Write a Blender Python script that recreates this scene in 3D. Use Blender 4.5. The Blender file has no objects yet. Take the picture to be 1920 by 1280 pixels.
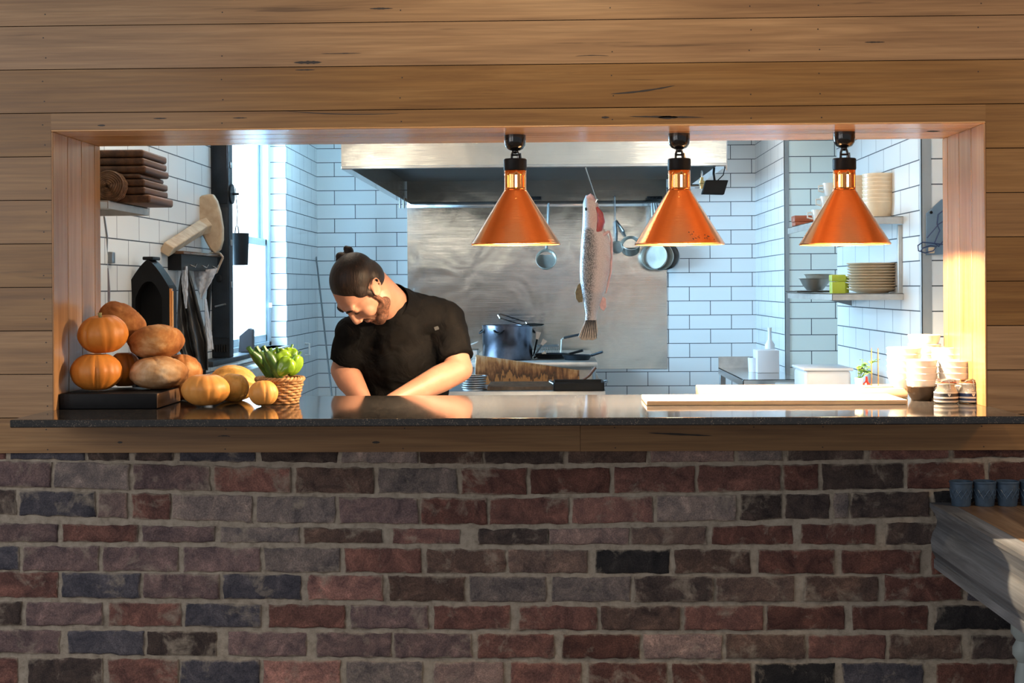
import bpy, bmesh, math, random
import numpy as np
from mathutils import Vector, Matrix, noise as mnoise
random.seed(7)
PI = math.pi
scene = bpy.context.scene
C = scene.collection
# ------------------------------------------------------------------ camera
F_PX, YAW, ROLL = 2667.0, math.radians(1.59), math.radians(0.36)
CAM = Vector((0, -4.21, 1.41))
fw = Vector((-math.sin(YAW), math.cos(YAW), 0))
r0 = Vector((math.cos(YAW), math.sin(YAW), 0))
up0 = Vector((0, 0, 1))
rt = r0*math.cos(ROLL) - up0*math.sin(ROLL)
upv = r0*math.sin(ROLL) + up0*math.cos(ROLL)
cd = bpy.data.cameras.new('camera')
cam = bpy.data.objects.new('camera', cd); C.objects.link(cam)
mw = Matrix(((rt.x, upv.x, -fw.x, CAM.x), (rt.y, upv.y, -fw.y, CAM.y), (rt.z, upv.z, -fw.z, CAM.z), (0, 0, 0, 1)))
cam.matrix_world = mw
cd.sensor_width = 36; cd.lens = F_PX/1920*36; cd.shift_y = -102/1920; cd.clip_start = .05; cd.clip_end = 200
scene.camera = cam
def at(x, y, Y):
    'point on the plane of depth Y that the photograph shows at pixel x, y'
    d = fw*F_PX + rt*(x-960) + upv*(538-y)
    return CAM + d*((Y-CAM.y)/d.y)
# ------------------------------------------------------------------ world and lights
scene.view_settings.view_transform = 'Standard'; scene.view_settings.look = 'None'
scene.view_settings.gamma = 1; scene.view_settings.exposure = 0.0
try: scene.view_settings.use_curve_mapping = False
except Exception: pass
W = bpy.data.worlds.new('overcast_sky'); scene.world = W; W.use_nodes = True
wn = W.node_tree; wn.nodes.clear()
wo = wn.nodes.new('ShaderNodeOutputWorld'); wb = wn.nodes.new('ShaderNodeBackground')
tc = wn.nodes.new('ShaderNodeTexCoord'); sx = wn.nodes.new('ShaderNodeSeparateXYZ'); mr = wn.nodes.new('ShaderNodeMapRange')
mr.inputs[1].default_value = .05; mr.inputs[2].default_value = .45; mr.inputs[3].default_value = .40; mr.inputs[4].default_value = 4.0
mx = wn.nodes.new('ShaderNodeMix'); mx.data_type = 'RGBA'
mx.inputs[6].default_value = (.90, .95, 1.0, 1); mx.inputs[7].default_value = (.72, .88, 1.0, 1)
mr2 = wn.nodes.new('ShaderNodeMapRange'); mr2.inputs[1].default_value = .05; mr2.inputs[2].default_value = .45
wn.links.new(tc.outputs['Generated'], sx.inputs[0]); wn.links.new(sx.outputs[1], mr.inputs[0]); wn.links.new(sx.outputs[1], mr2.inputs[0])
wn.links.new(mr2.outputs[0], mx.inputs[0]); wn.links.new(mx.outputs[2], wb.inputs[0]); wn.links.new(mr.outputs[0], wb.inputs[1])
wn.links.new(wb.outputs[0], wo.inputs[0])
def light(name, kind, loc, power, color, aim=None, **kw):
    d = bpy.data.lights.new(name, kind); d.energy = power; d.color = color
    for k, v in kw.items(): setattr(d, k, v)
    o = bpy.data.objects.new(name, d); C.objects.link(o); o.location = loc
    if aim is not None: o.rotation_euler = (Vector(aim)-Vector(loc)).to_track_quat('-Z', 'Y').to_euler()
    return o
# daylight through the kitchen window, fluorescent lamps on the kitchen ceiling, a lamp of the dining room; low tubes, strips and the warm point are added
light('window_daylight', 'AREA', (-2.35, 4.0, 1.75), 450, (.40, .72, 1.0), (0, 4.0, 1.6), shape='RECTANGLE', size=1.6, size_y=1.5)
for bx_ in (-1.02, .80):
    light('kitchen_batten_lamp', 'AREA', (bx_, 1.25, 2.66), 14, (1.0, .82, .63), (bx_, 1.25, 0), shape='RECTANGLE', size=.10, size_y=1.4)
for bx_ in (-1.13, .91):
    light('added_streak_light', 'AREA', (bx_, .80, 2.07), 1.2, (1.0, .95, .80), (bx_, 3.4, 1.2), shape='RECTANGLE', size=.06, size_y=.4)  # unseen tubes, added to throw streaks on the steel
light('kitchen_rear_lamp', 'AREA', (1.0, 4.6, 2.66), 12, (.93, .97, 1.0), (1.0, 4.6, 0), shape='RECTANGLE', size=.12, size_y=1.2)
for wx_, wy_ in ((-3.9, -2.2), (-3.6, -3.6), (-2.6, -4.9)):
    light('added_strip_light', 'AREA', (wx_, wy_, 2.0), 20, (.98, .95, .95), (-.3, 0, 1.3), shape='RECTANGLE', size=.45, size_y=1.7)  # unseen narrow strips, added to light the wall and streak the copper
light('dining_ceiling_lamp', 'SPOT', (.05, -1.3, 3.0), 66, (1.0, .76, .46), (.1, 0, 2.0), spot_size=1.75, spot_blend=1.0, shadow_soft_size=.12)
light('added_warm_light', 'POINT', (2.3, -1.2, 2.2), 32, (1.0, .60, .28), shadow_soft_size=.15)  # unseen point light, added to warm the right of the wall
light('dining_sunbeam', 'SPOT', (-1.2, -4.0, 2.6), 420, (1.0, .74, .45), (1.50, -.62, .72), spot_size=.10, spot_blend=.25, shadow_soft_size=.02)
# ------------------------------------------------------------------ mesh builder
def rotm(rx=0, ry=0, rz=0): return Matrix.Rotation(rz, 4, 'Z') @ Matrix.Rotation(ry, 4, 'Y') @ Matrix.Rotation(rx, 4, 'X')
def basis(z):
    z = Vector(z).normalized(); a = Vector((0, 0, 1)) if abs(z.z) < .9 else Vector((1, 0, 0))
    x = a.cross(z).normalized(); return x, z.cross(x), z
class MB:
    def __init__(s): s.v = []; s.f = []; s.m = []; s.c = []; s.M = Matrix.Identity(4)
    def add(s, vs, fs, mi=0, col=None):
        n = len(s.v)
        for p in vs: s.v.append(tuple(s.M @ Vector(p)))
        for f in fs: s.f.append([i+n for i in f]); s.m.append(mi)
        s.c += [col]*len(vs) if not isinstance(col, list) else col
        return s
    def box(s, a, b, mi=0, col=None, taper=None):
        x0, y0, z0 = a; x1, y1, z1 = b
        v = [(x0,y0,z0),(x1,y0,z0),(x1,y1,z0),(x0,y1,z0),(x0,y0,z1),(x1,y0,z1),(x1,y1,z1),(x0,y1,z1)]
        return s.add(v, [(0,3,2,1),(4,5,6,7),(0,1,5,4),(1,2,6,5),(2,3,7,6),(3,0,4,7)], mi, col)
    def rbox(s, a, b, r=.006, mi=0, seg=2):
        'box with rounded edges'
        bm = bmesh.new(); bmesh.ops.create_cube(bm, size=1)
        for v in bm.verts: v.co = Vector([ (a[i]+b[i])/2 + v.co[i]*(b[i]-a[i]) for i in range(3)])
        bmesh.ops.bevel(bm, geom=bm.edges[:]+bm.verts[:], offset=r, segments=seg, affect='EDGES', profile=.5)
        bm.verts.index_update(); vs = [v.co.copy() for v in bm.verts]; fs = [[v.index for v in f.verts] for f in bm.faces]; bm.free()
        return s.add(vs, fs, mi)
    def tube(s, pts, rad, seg=10, mi=0, caps=True, closed=False, col=None):
        pts = [Vector(p) for p in pts]; n = len(pts)
        if not hasattr(rad, '__len__'): rad = [rad]*n
        vs = []; fs = []; x = None
        for i, p in enumerate(pts):
            if closed: t = pts[(i+1) % n]-pts[i-1]
            else: t = pts[min(i+1, n-1)]-pts[max(i-1, 0)]
            if t.length < 1e-9: t = Vector((0,0,1))
            t.normalize()
            if x is None: x = basis(t)[0]
            x = (x - t*x.dot(t));  x = x.normalized() if x.length > 1e-6 else basis(t)[0]
            y = t.cross(x)
            for k in range(seg):
                a = 2*PI*k/seg; vs.append(p+(x*math.cos(a)+y*math.sin(a))*rad[i])
        m = n if closed else n-1
        for i in range(m):
            j = (i+1) % n
            for k in range(seg): fs.append((i*seg+k, i*seg+(k+1) % seg, j*seg+(k+1) % seg, j*seg+k))
        if caps and not closed: fs.append(tuple(range(seg-1, -1, -1))); fs.append(tuple((n-1)*seg+k for k in range(seg)))
        return s.add(vs, fs, mi, col)
    def lathe(s, prof, seg=32, mi=0, ctr=(0,0,0), fn=None, skip=None, closed_prof=False, axis=None):
        'profile of (r, z); fn(angle, r, z) may change r'
        vs = []; fs = []; n = len(prof); ctr = Vector(ctr)
        X, Y, Z = basis(axis) if axis is not None else (Vector((1,0,0)), Vector((0,1,0)), Vector((0,0,1)))
        for r, z in prof:
            for k in range(seg):
                a = 2*PI*k/seg; rr = fn(a, r, z) if fn else r
                vs.append(ctr + X*(rr*math.cos(a)) + Y*(rr*math.sin(a)) + Z*z)
        for i in range(n-1):
            for k in range(seg):
                if skip and skip(i, k): continue
                fs.append((i*seg+k, i*seg+(k+1) % seg, (i+1)*seg+(k+1) % seg, (i+1)*seg+k))
        if closed_prof:
            for k in range(seg): fs.append(((n-1)*seg+k, (n-1)*seg+(k+1) % seg, (k+1) % seg, k))
        else:
            if prof[0][0] > 1e-5: pass
            if prof[0][0] <= 2e-3: fs.append(tuple(range(seg-1, -1, -1)))
            if prof[-1][0] <= 2e-3: fs.append(tuple((n-1)*seg+k for k in range(seg)))
        return s.add(vs, fs, mi)
    def prism(s, poly, d0, d1, plane='xz', mi=0):
        'polygon extruded along the third axis'
        n = len(poly); vs = []
        for d in (d0, d1):
            for a, b in poly: vs.append({'xz': (a, d, b), 'xy': (a, b, d), 'yz': (d, a, b)}[plane])
        fs = [tuple(range(n)), tuple(range(2*n-1, n-1, -1))] + [(i, n+i, n+(i+1) % n, (i+1) % n) for i in range(n)]
        return s.add(vs, fs, mi)
    def ell(s, c, r, R=None, seg=24, ring=14, mi=0, fn=None, col=None):
        vs = []; fs = []; c = Vector(c)
        if not hasattr(r, '__len__'): r = (r, r, r)
        for i in range(1, ring):
            t = PI*i/ring
            for k in range(seg):
                a = 2*PI*k/seg; d = Vector((math.sin(t)*math.cos(a), math.sin(t)*math.sin(a), math.cos(t)))
                q = Vector((d.x*r[0], d.y*r[1], d.z*r[2]))
                if fn: q = fn(d, q)
                vs.append(c + (R @ q if R is not None else q))
        for pole in (1, -1):
            q = Vector((0, 0, pole*r[2])); 
            if fn: q = fn(Vector((0, 0, pole)), q)
            vs.append(c + (R @ q if R is not None else q))
        for i in range(ring-2):
            for k in range(seg): fs.append((i*seg+k, (i+1)*seg+k, (i+1)*seg+(k+1) % seg, i*seg+(k+1) % seg))
        T, B = (ring-1)*seg, (ring-1)*seg+1
        for k in range(seg): fs.append((T, k, (k+1) % seg)); fs.append((B, (ring-2)*seg+(k+1) % seg, (ring-2)*seg+k))
        return s.add(vs, fs, mi, col)
    def cap(s, p0, r0_, p1, r1_, seg=20, flat0=False, flat1=False):
        'tapered limb with round ends'
        p0, p1 = Vector(p0), Vector(p1); d = (p1-p0).normalized(); pts = []; rad = []
        if not flat0:
            for i in range(5): a = PI/2*i/5; pts.append(p0-d*r0_*math.cos(a)); rad.append(max(r0_*math.sin(a), 1e-4))
        pts.append(p0); rad.append(r0_); pts.append((p0+p1)/2); rad.append((r0_+r1_)/2); pts.append(p1); rad.append(r1_)
        if not flat1:
            for i in range(4, -1, -1): a = PI/2*i/5; pts.append(p1+d*r1_*math.cos(a)); rad.append(max(r1_*math.sin(a), 1e-4))
        return s.tube(pts, rad, seg)
    def grid(s, fn, nu, nv, mi=0, col=None):
        vs = [fn(i/(nu-1), j/(nv-1)) for j in range(nv) for i in range(nu)]
        fs = [(j*nu+i, j*nu+i+1, (j+1)*nu+i+1, (j+1)*nu+i) for j in range(nv-1) for i in range(nu-1)]
        return s.add(vs, fs, mi, col)
    def build(s, name, mats, parent=None, loc=None, smooth=35, bevel=0, solid=0, sub=0, remesh=0, uv=None, rot=None, fix=True):
        me = bpy.data.meshes.new(name); me.from_pydata(s.v, [], s.f)
        if not isinstance(mats, (list, tuple)): mats = [mats]
        for m in mats: me.materials.append(m)
        if len(mats) > 1: me.polygons.foreach_set('material_index', s.m)
        if any(c is not None for c in s.c):
            ca = me.color_attributes.new('tint', 'FLOAT_COLOR', 'POINT')
            ca.data.foreach_set('color', np.array([c if c is not None else (1,1,1,1) for c in s.c], dtype=np.float32).ravel())
        if uv:
            ul = me.uv_layers.new(name='brush')
            for p in me.polygons:
                for li in p.loop_indices:
                    co = me.vertices[me.loops[li].vertex_index].co
                    n = p.normal
                    if abs(n.z) > .7: ul.data[li].uv = (co.y, co.x) if uv == 'v' else (co.x, co.y)
                    elif abs(n.x) > .7: ul.data[li].uv = (co.z, co.y) if uv == 'v' else (co.y, co.z)
                    else: ul.data[li].uv = (co.z, co.x) if uv == 'v' else (co.x, co.z)
        me.update()
        if fix:
            bm = bmesh.new(); bm.from_mesh(me); bmesh.ops.recalc_face_normals(bm, faces=bm.faces[:]); bm.to_mesh(me); bm.free()
        if smooth is not None and smooth > 0:
            me.shade_smooth(); me.set_sharp_from_angle(angle=math.radians(smooth))
        o = bpy.data.objects.new(name, me); C.objects.link(o)
        if parent is not None: o.parent = parent
        if loc is not None: o.location = loc
        if rot is not None: o.rotation_euler = rot
        if bevel:
            b = o.modifiers.new('bevel', 'BEVEL'); b.width = bevel; b.segments = 2; b.limit_method = 'ANGLE'; b.angle_limit = math.radians(40)
        if solid:
            b = o.modifiers.new('solid', 'SOLIDIFY'); b.thickness = solid; b.offset = 0
        if remesh:
            b = o.modifiers.new('remesh', 'REMESH'); b.mode = 'VOXEL'; b.voxel_size = remesh; b.use_smooth_shade = True
            b = o.modifiers.new('smooth', 'SMOOTH'); b.iterations = 4; b.factor = .5
        if sub:
            b = o.modifiers.new('sub', 'SUBSURF'); b.levels = sub; b.render_levels = sub
        return o
def tag(o, label=None, cat=None, group=None, kind=None):
    if label: o['label'] = label
    if cat: o['category'] = cat
    if group: o['group'] = group
    if kind: o['kind'] = kind
    return o
def thing(name, label, cat, loc=(0,0,0), rz=0, group=None):
    o = bpy.data.objects.new(name, None); C.objects.link(o); o.empty_display_size = .05
    o.location = loc; o.rotation_euler = (0, 0, rz)
    return tag(o, label, cat, group)
def dup(src, loc, rot=None, label=None, group=None):
    r = src.copy(); C.objects.link(r); r.location = loc
    if rot is not None: r.rotation_euler = rot
    if label: r['label'] = label
    if group: r['group'] = group
    for ch in list(src.children):
        c = ch.copy(); C.objects.link(c); c.parent = r
        for g in list(ch.children):
            d = g.copy(); C.objects.link(d); d.parent = c
    return r
def struct(o): o['kind'] = 'structure'; return o
def fbm(p, s=1.0, o=3):
    v = 0; a = 1
    for i in range(o): v += a*mnoise.noise(Vector(p)*s); s *= 2; a *= .5
    return v
ORD = ['topmost', 'second from the top', 'third from the top', 'fourth from the top', 'fifth from the top', 'sixth from the top', 'seventh from the top', 'eighth from the top', 'ninth from the top', 'tenth from the top', 'eleventh from the top', 'twelfth from the top', 'thirteenth from the top']
# ------------------------------------------------------------------ materials
def newmat(name):
    m = bpy.data.materials.new(name); m.use_nodes = True; nt = m.node_tree
    return m, nt, nt.nodes['Principled BSDF']
def lin(*c): return tuple(((x/255)/12.92 if x/255 <= .04045 else ((x/255+.055)/1.055)**2.4) for x in c) + (1,)
def N(nt, t, **kw):
    n = nt.nodes.new(t)
    for k, v in kw.items():
        if k.startswith('i_'): n.inputs[int(k[2:])].default_value = v
        else: setattr(n, k, v)
    return n
def ramp(nt, fac, stops):
    r = nt.nodes.new('ShaderNodeValToRGB'); el = r.color_ramp.elements
    while len(el) > 1: el.remove(el[-1])
    el[0].position, el[0].color = stops[0]
    for p, c in stops[1:]: e = el.new(p); e.color = c
    nt.links.new(fac, r.inputs[0]); return r
def mixc(nt, fac, a, b, mode='MIX'):
    m = nt.nodes.new('ShaderNodeMix'); m.data_type = 'RGBA'; m.blend_type = mode
    for s, v in ((0, fac), (6, a), (7, b)):
        if hasattr(v, 'is_linked'): nt.links.new(v, m.inputs[s])
        elif isinstance(v, (int, float)): m.inputs[s].default_value = v
        else: m.inputs[s].default_value = v
    return m.outputs[2]
def noise(nt, vec, scale=5, detail=4, rough=.55, dist=0):
    n = N(nt, 'ShaderNodeTexNoise'); n.inputs['Scale'].default_value = scale; n.inputs['Detail'].default_value = detail
    n.inputs['Roughness'].default_value = rough; n.inputs['Distortion'].default_value = dist
    if vec is not None: nt.links.new(vec, n.inputs['Vector'])
    return n.outputs['Fac'] if 'Fac' in n.outputs else n.outputs[0]
def mapping(nt, scale=(1,1,1), loc=None, coord='Object'):
    t = N(nt, 'ShaderNodeTexCoord'); m = N(nt, 'ShaderNodeMapping'); m.inputs['Scale'].default_value = scale
    nt.links.new(t.outputs[coord], m.inputs['Vector'])
    if loc is not None: nt.links.new(loc, m.inputs['Location'])
    return m.outputs[0]
def bump(nt, b, h, strength=.3, dist=.002):
    n = N(nt, 'ShaderNodeBump'); n.inputs['Strength'].default_value = strength; n.inputs['Distance'].default_value = dist
    nt.links.new(h, n.inputs['Height']); nt.links.new(n.outputs[0], b.inputs['Normal'])
def plain(name, col, rough=.5, metal=0, spec=.5, var=0, vscale=20, bmp=0, bscale=80, **kw):
    m, nt, b = newmat(name)
    b.inputs['Base Color'].default_value = col; b.inputs['Roughness'].default_value = rough; b.inputs['Metallic'].default_value = metal
    b.inputs['Specular IOR Level'].default_value = spec
    vec = mapping(nt)
    if var:
        f = noise(nt, vec, vscale, 5)
        d = tuple(c*(1-var) for c in col[:3])+(1,); l = tuple(min(1, c*(1+var*.6)) for c in col[:3])+(1,)
        r = ramp(nt, f, [(.3, d), (.7, l)]); nt.links.new(r.outputs[0], b.inputs['Base Color'])
    if bmp: bump(nt, b, noise(nt, vec, bscale, 4), bmp, .002)
    for k, v in kw.items(): b.inputs[k].default_value = v
    return m
def wood(name, axis, cd_, cm, cl, rough=.38, veins=.5, spec=.4, bevelled=True):
    m, nt, b = newmat(name)
    g = N(nt, 'ShaderNodeNewGeometry'); mul = N(nt, 'ShaderNodeVectorMath', operation='SCALE')
    cmb = N(nt, 'ShaderNodeCombineXYZ')
    for i in range(3): nt.links.new(g.outputs['Random Per Island'], cmb.inputs[i])
    nt.links.new(cmb.outputs[0], mul.inputs[0]); mul.inputs['Scale'].default_value = 57.0
    def sc(l, a): 
        s = [a, a, a]; s['XYZ'.index(axis)] = l; return tuple(s)
    v1 = mapping(nt, sc(.9, 16), mul.outputs[0]); v2 = mapping(nt, sc(3.0, 150), mul.outputs[0]); v3 = mapping(nt, sc(1.6, 34), mul.outputs[0])
    n1 = noise(nt, v1, 1.3, 5, .6, .9); n2 = noise(nt, v2, 1, 3, .6, .2); n3 = noise(nt, v3, 1.0, 4, .62, .5)
    c = ramp(nt, n1, [(.28, cd_), (.5, cm), (.72, cl)]).outputs[0]
    fine = ramp(nt, n2, [(.3, (.72, .70, .68, 1)), (.65, (1.06, 1.06, 1.06, 1))]).outputs[0]
    c = mixc(nt, .85, c, fine, 'MULTIPLY')
    vein = ramp(nt, n3, [(.66, (0,0,0,1)), (.73, (1,1,1,1))]).outputs[0]
    vm = N(nt, 'ShaderNodeMath', operation='MULTIPLY', i_1=veins); nt.links.new(vein, vm.inputs[0])
    c = mixc(nt, vm.outputs[0], c, tuple(x*.30 for x in cd_[:3])+(1,))
    hs = N(nt, 'ShaderNodeHueSaturation'); 
    mrr = N(nt, 'ShaderNodeMapRange', i_3=.78, i_4=1.20); nt.links.new(g.outputs['Random Per Island'], mrr.inputs[0])
    nt.links.new(mrr.outputs[0], hs.inputs['Value']); nt.links.new(c, hs.inputs['Color'])
    mr3 = N(nt, 'ShaderNodeMapRange', i_3=1.1, i_4=.86); nt.links.new(g.outputs['Random Per Island'], mr3.inputs[0]); nt.links.new(mr3.outputs[0], hs.inputs['Saturation'])
    nt.links.new(hs.outputs[0], b.inputs['Base Color'])
    b.inputs['Roughness'].default_value = rough; b.inputs['Specular IOR Level'].default_value = spec
    bump(nt, b, n2, .12, .0015)
    return m
def tile(name, ax, off_u, off_v=1.404, c=(.70,.72,.725,1), grout=(.045,.055,.07,1)):
    m, nt, b = newmat(name)
    g = N(nt, 'ShaderNodeNewGeometry'); s = N(nt, 'ShaderNodeSeparateXYZ'); nt.links.new(g.outputs['Position'], s.inputs[0])
    cb = N(nt, 'ShaderNodeCombineXYZ')
    au = N(nt, 'ShaderNodeMath', operation='ADD', i_1=-off_u+30.2); nt.links.new(s.outputs[ax], au.inputs[0]); nt.links.new(au.outputs[0], cb.inputs[0])
    av = N(nt, 'ShaderNodeMath', operation='ADD', i_1=-off_v+10.2); nt.links.new(s.outputs[2], av.inputs[0]); nt.links.new(av.outputs[0], cb.inputs[1])
    t = N(nt, 'ShaderNodeTexBrick'); t.offset = .5; t.offset_frequency = 2
    nt.links.new(cb.outputs[0], t.inputs['Vector'])
    for k, v in (('Color1', c), ('Color2', tuple(x*.95 for x in c[:3])+(1,)), ('Mortar', grout), ('Scale', 1.0), ('Mortar Size', .0026), ('Mortar Smooth', .1), ('Bias', 0.0), ('Brick Width', .302), ('Row Height', .102)): t.inputs[k].default_value = v
    nt.links.new(t.outputs['Color'], b.inputs['Base Color'])
    rr = N(nt, 'ShaderNodeMapRange', i_3=.16, i_4=.8); nt.links.new(t.outputs['Fac'], rr.inputs[0]); nt.links.new(rr.outputs[0], b.inputs['Roughness'])
    inv = N(nt, 'ShaderNodeMath', operation='SUBTRACT', i_0=1.0); nt.links.new(t.outputs['Fac'], inv.inputs[1])
    bump(nt, b, inv.outputs[0], .4, .002)
    return m
def steel(name, col=(.60,.59,.57,1), rough=.3, aniso=0, smudge=.25, radial=False, metal=1, rv=.1):
    m, nt, b = newmat(name)
    vec = mapping(nt); n = noise(nt, vec, 7, 6, .65)
    b.inputs['Metallic'].default_value = metal; b.inputs['Anisotropic'].default_value = aniso
    d = tuple(c*(1-smudge) for c in col[:3])+(1,)
    nt.links.new(ramp(nt, n, [(.3, d), (.65, col)]).outputs[0], b.inputs['Base Color'])
    r = N(nt, 'ShaderNodeMapRange', i_1=.3, i_2=.7, i_3=rough*(1-rv), i_4=rough*(1+rv)); nt.links.new(n, r.inputs[0]); nt.links.new(r.outputs[0], b.inputs['Roughness'])
    if aniso:
        t = N(nt, 'ShaderNodeTangent', direction_type='RADIAL' if radial else 'UV_MAP', axis='Z'); nt.links.new(t.outputs[0], b.inputs['Tangent'])
    return m
M = {}
M['clad'] = wood('blackbutt_cladding', 'X', (.19,.092,.029,1), (.255,.132,.044,1), (.325,.18,.067,1), .33, .6)
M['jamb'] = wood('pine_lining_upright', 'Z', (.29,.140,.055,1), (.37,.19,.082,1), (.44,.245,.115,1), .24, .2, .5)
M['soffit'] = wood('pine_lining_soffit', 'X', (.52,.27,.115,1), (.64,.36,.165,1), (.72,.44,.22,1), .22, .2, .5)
M['vein'] = plain('gum_vein', (.022,.013,.009,1), .5)
M['joint'] = plain('joint_shadow_gap', (.05,.03,.018,1), .8)
def brushed(name, col, rough, zs_, dist, rad=False, metal=1):
    m = steel(name, col, rough, 0, .10, metal=metal); nt = m.node_tree; b = nt.nodes['Principled BSDF']
    g1 = noise(nt, mapping(nt, (1.2, 1.2, zs_)), 1, 2, .6); g2 = noise(nt, mapping(nt, (1, 1, 1)), 3.2, 2, .5, .4)
    n1 = N(nt, 'ShaderNodeBump'); n1.inputs['Strength'].default_value = 1; n1.inputs['Distance'].default_value = dist; nt.links.new(g1, n1.inputs['Height'])
    n2 = N(nt, 'ShaderNodeBump'); n2.inputs['Strength'].default_value = 1; n2.inputs['Distance'].default_value = 0 if rad else .006; nt.links.new(g2, n2.inputs['Height']); nt.links.new(n1.outputs[0], n2.inputs['Normal'])
    nt.links.new(n2.outputs[0], b.inputs['Normal']); return m
M['steel'] = brushed('brushed_steel', (.70,.69,.65,1), .11, 2400, .0001)
M['copper'] = brushed('spun_copper', (.96,.385,.14,1), .15, 1900, .00013, True, .95)
M['tile_y'] = tile('white_subway_tile_facing', 0, at(666.4,445,6.09).x)
M['tile_x'] = tile('white_subway_tile_side', 1, 0.0)
M['tile_xl'] = tile('white_subway_tile_side_wall', 1, at(313,400,2.07).y)
M['steel_p'] = steel('polished_steel', (.66,.66,.66,1), .16)
M['steel_d'] = steel('dull_grey_steel', (.33,.34,.35,1), .42)
M['steel_w'] = plain('worn_pale_steel', (.50,.48,.45,1), .35, .6, var=.15)
M['black'] = plain('matt_black', (.007,.007,.008,1), .5, spec=.18, var=.2)
M['blackg'] = plain('gloss_black', (.008,.008,.009,1), .12, spec=.6)
M['iron'] = plain('blue_black_iron', (.016,.021,.028,1), .45, .3, spec=.3, var=.5, vscale=9, bmp=.15)
M['pansteel'] = steel('pan_steel', (.70,.68,.62,1), .30, 0, .2, metal=.8)
M['copper_p'] = steel('polished_copper_neck', (.92,.34,.10,1), .13, 0, .08)
M['shade_in'] = plain('pale_reflector', (.85,.62,.40,1), .35, .5)
m, nt, b = newmat('glowing_bulb'); b.inputs['Emission Color'].default_value = (1,.72,.38,1); b.inputs['Emission Strength'].default_value = 9; b.inputs['Base Color'].default_value = (1,.9,.7,1); M['bulb'] = m
M['white'] = plain('glazed_white_ceramic', (.70,.67,.62,1), .14, var=.03)
M['cream'] = plain('cream_stoneware', (.68,.53,.36,1), .3, var=.08)
M['bowlshade'] = plain('painted_bowl_shade', (.035,.022,.014,1), .2)  # shade of the lowest white bowl, put into its colour
M['floor'] = plain('dark_quarry_tile', (.09,.08,.075,1), .5, var=.3, vscale=6)
M['dfloor'] = plain('dining_floor_boards', (.16,.10,.06,1), .5, var=.3, vscale=4)
M['paint'] = plain('off_white_paint', (.74,.72,.68,1), .7, var=.04)
M['wframe'] = plain('white_gloss_window_paint', (.55,.68,.78,1), .25, var=.05)
# granite
m, nt, b = newmat('polished_black_granite'); vec = mapping(nt)
v = N(nt, 'ShaderNodeTexVoronoi'); v.inputs['Scale'].default_value = 210; nt.links.new(vec, v.inputs['Vector'])
sp = ramp(nt, v.outputs['Distance'], [(.12, (.20,.16,.12,1)), (.28, (.045,.036,.03,1)), (.55, (.019,.017,.016,1))]).outputs[0]
n_ = noise(nt, vec, 60, 4); nt.links.new(mixc(nt, ramp(nt, n_, [(.4,(0,0,0,1)),(.62,(1,1,1,1))]).outputs[0], (.016,.0145,.014,1), sp), b.inputs['Base Color'])
b.inputs['Roughness'].default_value = .075; b.inputs['Specular IOR Level'].default_value = .5; M['granite'] = m
# brick and mortar
m, nt, b = newmat('reclaimed_brick'); vec = mapping(nt)
a = N(nt, 'ShaderNodeVertexColor', layer_name='tint')
g = N(nt, 'ShaderNodeNewGeometry')
hs = N(nt, 'ShaderNodeMix', data_type='RGBA', blend_type='MULTIPLY'); hs.inputs[0].default_value = 1
blot = ramp(nt, noise(nt, vec, 15, 7, .72, .7), [(.30, (.42,.44,.50,1)), (.44, (.85,.85,.88,1)), (.56, (1.25,1.2,1.16,1)), (.68, (2.0,1.85,1.75,1))]).outputs[0]
nt.links.new(a.outputs[0], hs.inputs[6]); nt.links.new(blot, hs.inputs[7])
grain = ramp(nt, noise(nt, vec, 260, 3, .7), [(.25, (.42,.42,.42,1)), (.7, (1.45,1.45,1.45,1))]).outputs[0]
c = mixc(nt, .8, hs.outputs[2], grain, 'MULTIPLY')
smear = N(nt, 'ShaderNodeMath', operation='MULTIPLY'); ns = noise(nt, vec, 11, 7, .68, .4)
edge = N(nt, 'ShaderNodeMath', operation='MULTIPLY_ADD', i_1=.2, i_2=0.0); nt.links.new(a.outputs['Alpha'], edge.inputs[0])
sm = N(nt, 'ShaderNodeMath', operation='ADD'); nt.links.new(ns, sm.inputs[0]); nt.links.new(edge.outputs[0], sm.inputs[1])
smr = ramp(nt, sm.outputs[0], [(.55, (0,0,0,1)), (.72, (.8,.8,.8,1))]).outputs[0]
mort = ramp(nt, noise(nt, vec, 90, 4), [(.3, (.34,.285,.225,1)), (.7, (.52,.445,.36,1))]).outputs[0]
nt.links.new(mixc(nt, smr, c, mort), b.inputs['Base Color']); b.inputs['Roughness'].default_value = .9; b.inputs['Specular IOR Level'].default_value = .2
bump(nt, b, noise(nt, vec, 120, 6, .75), 1.0, .006); M['brick'] = m
m, nt, b = newmat('sandy_lime_mortar'); vec = mapping(nt)
nt.links.new(ramp(nt, noise(nt, vec, 45, 6, .65), [(.25, (.29,.245,.195,1)), (.5, (.50,.43,.35,1)), (.75, (.62,.55,.46,1))]).outputs[0], b.inputs['Base Color'])
b.inputs['Roughness'].default_value = .95; b.inputs['Specular IOR Level'].default_value = .15; bump(nt, b, noise(nt, vec, 130, 6, .8), 1.0, .008); M['mortar'] = m
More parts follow.
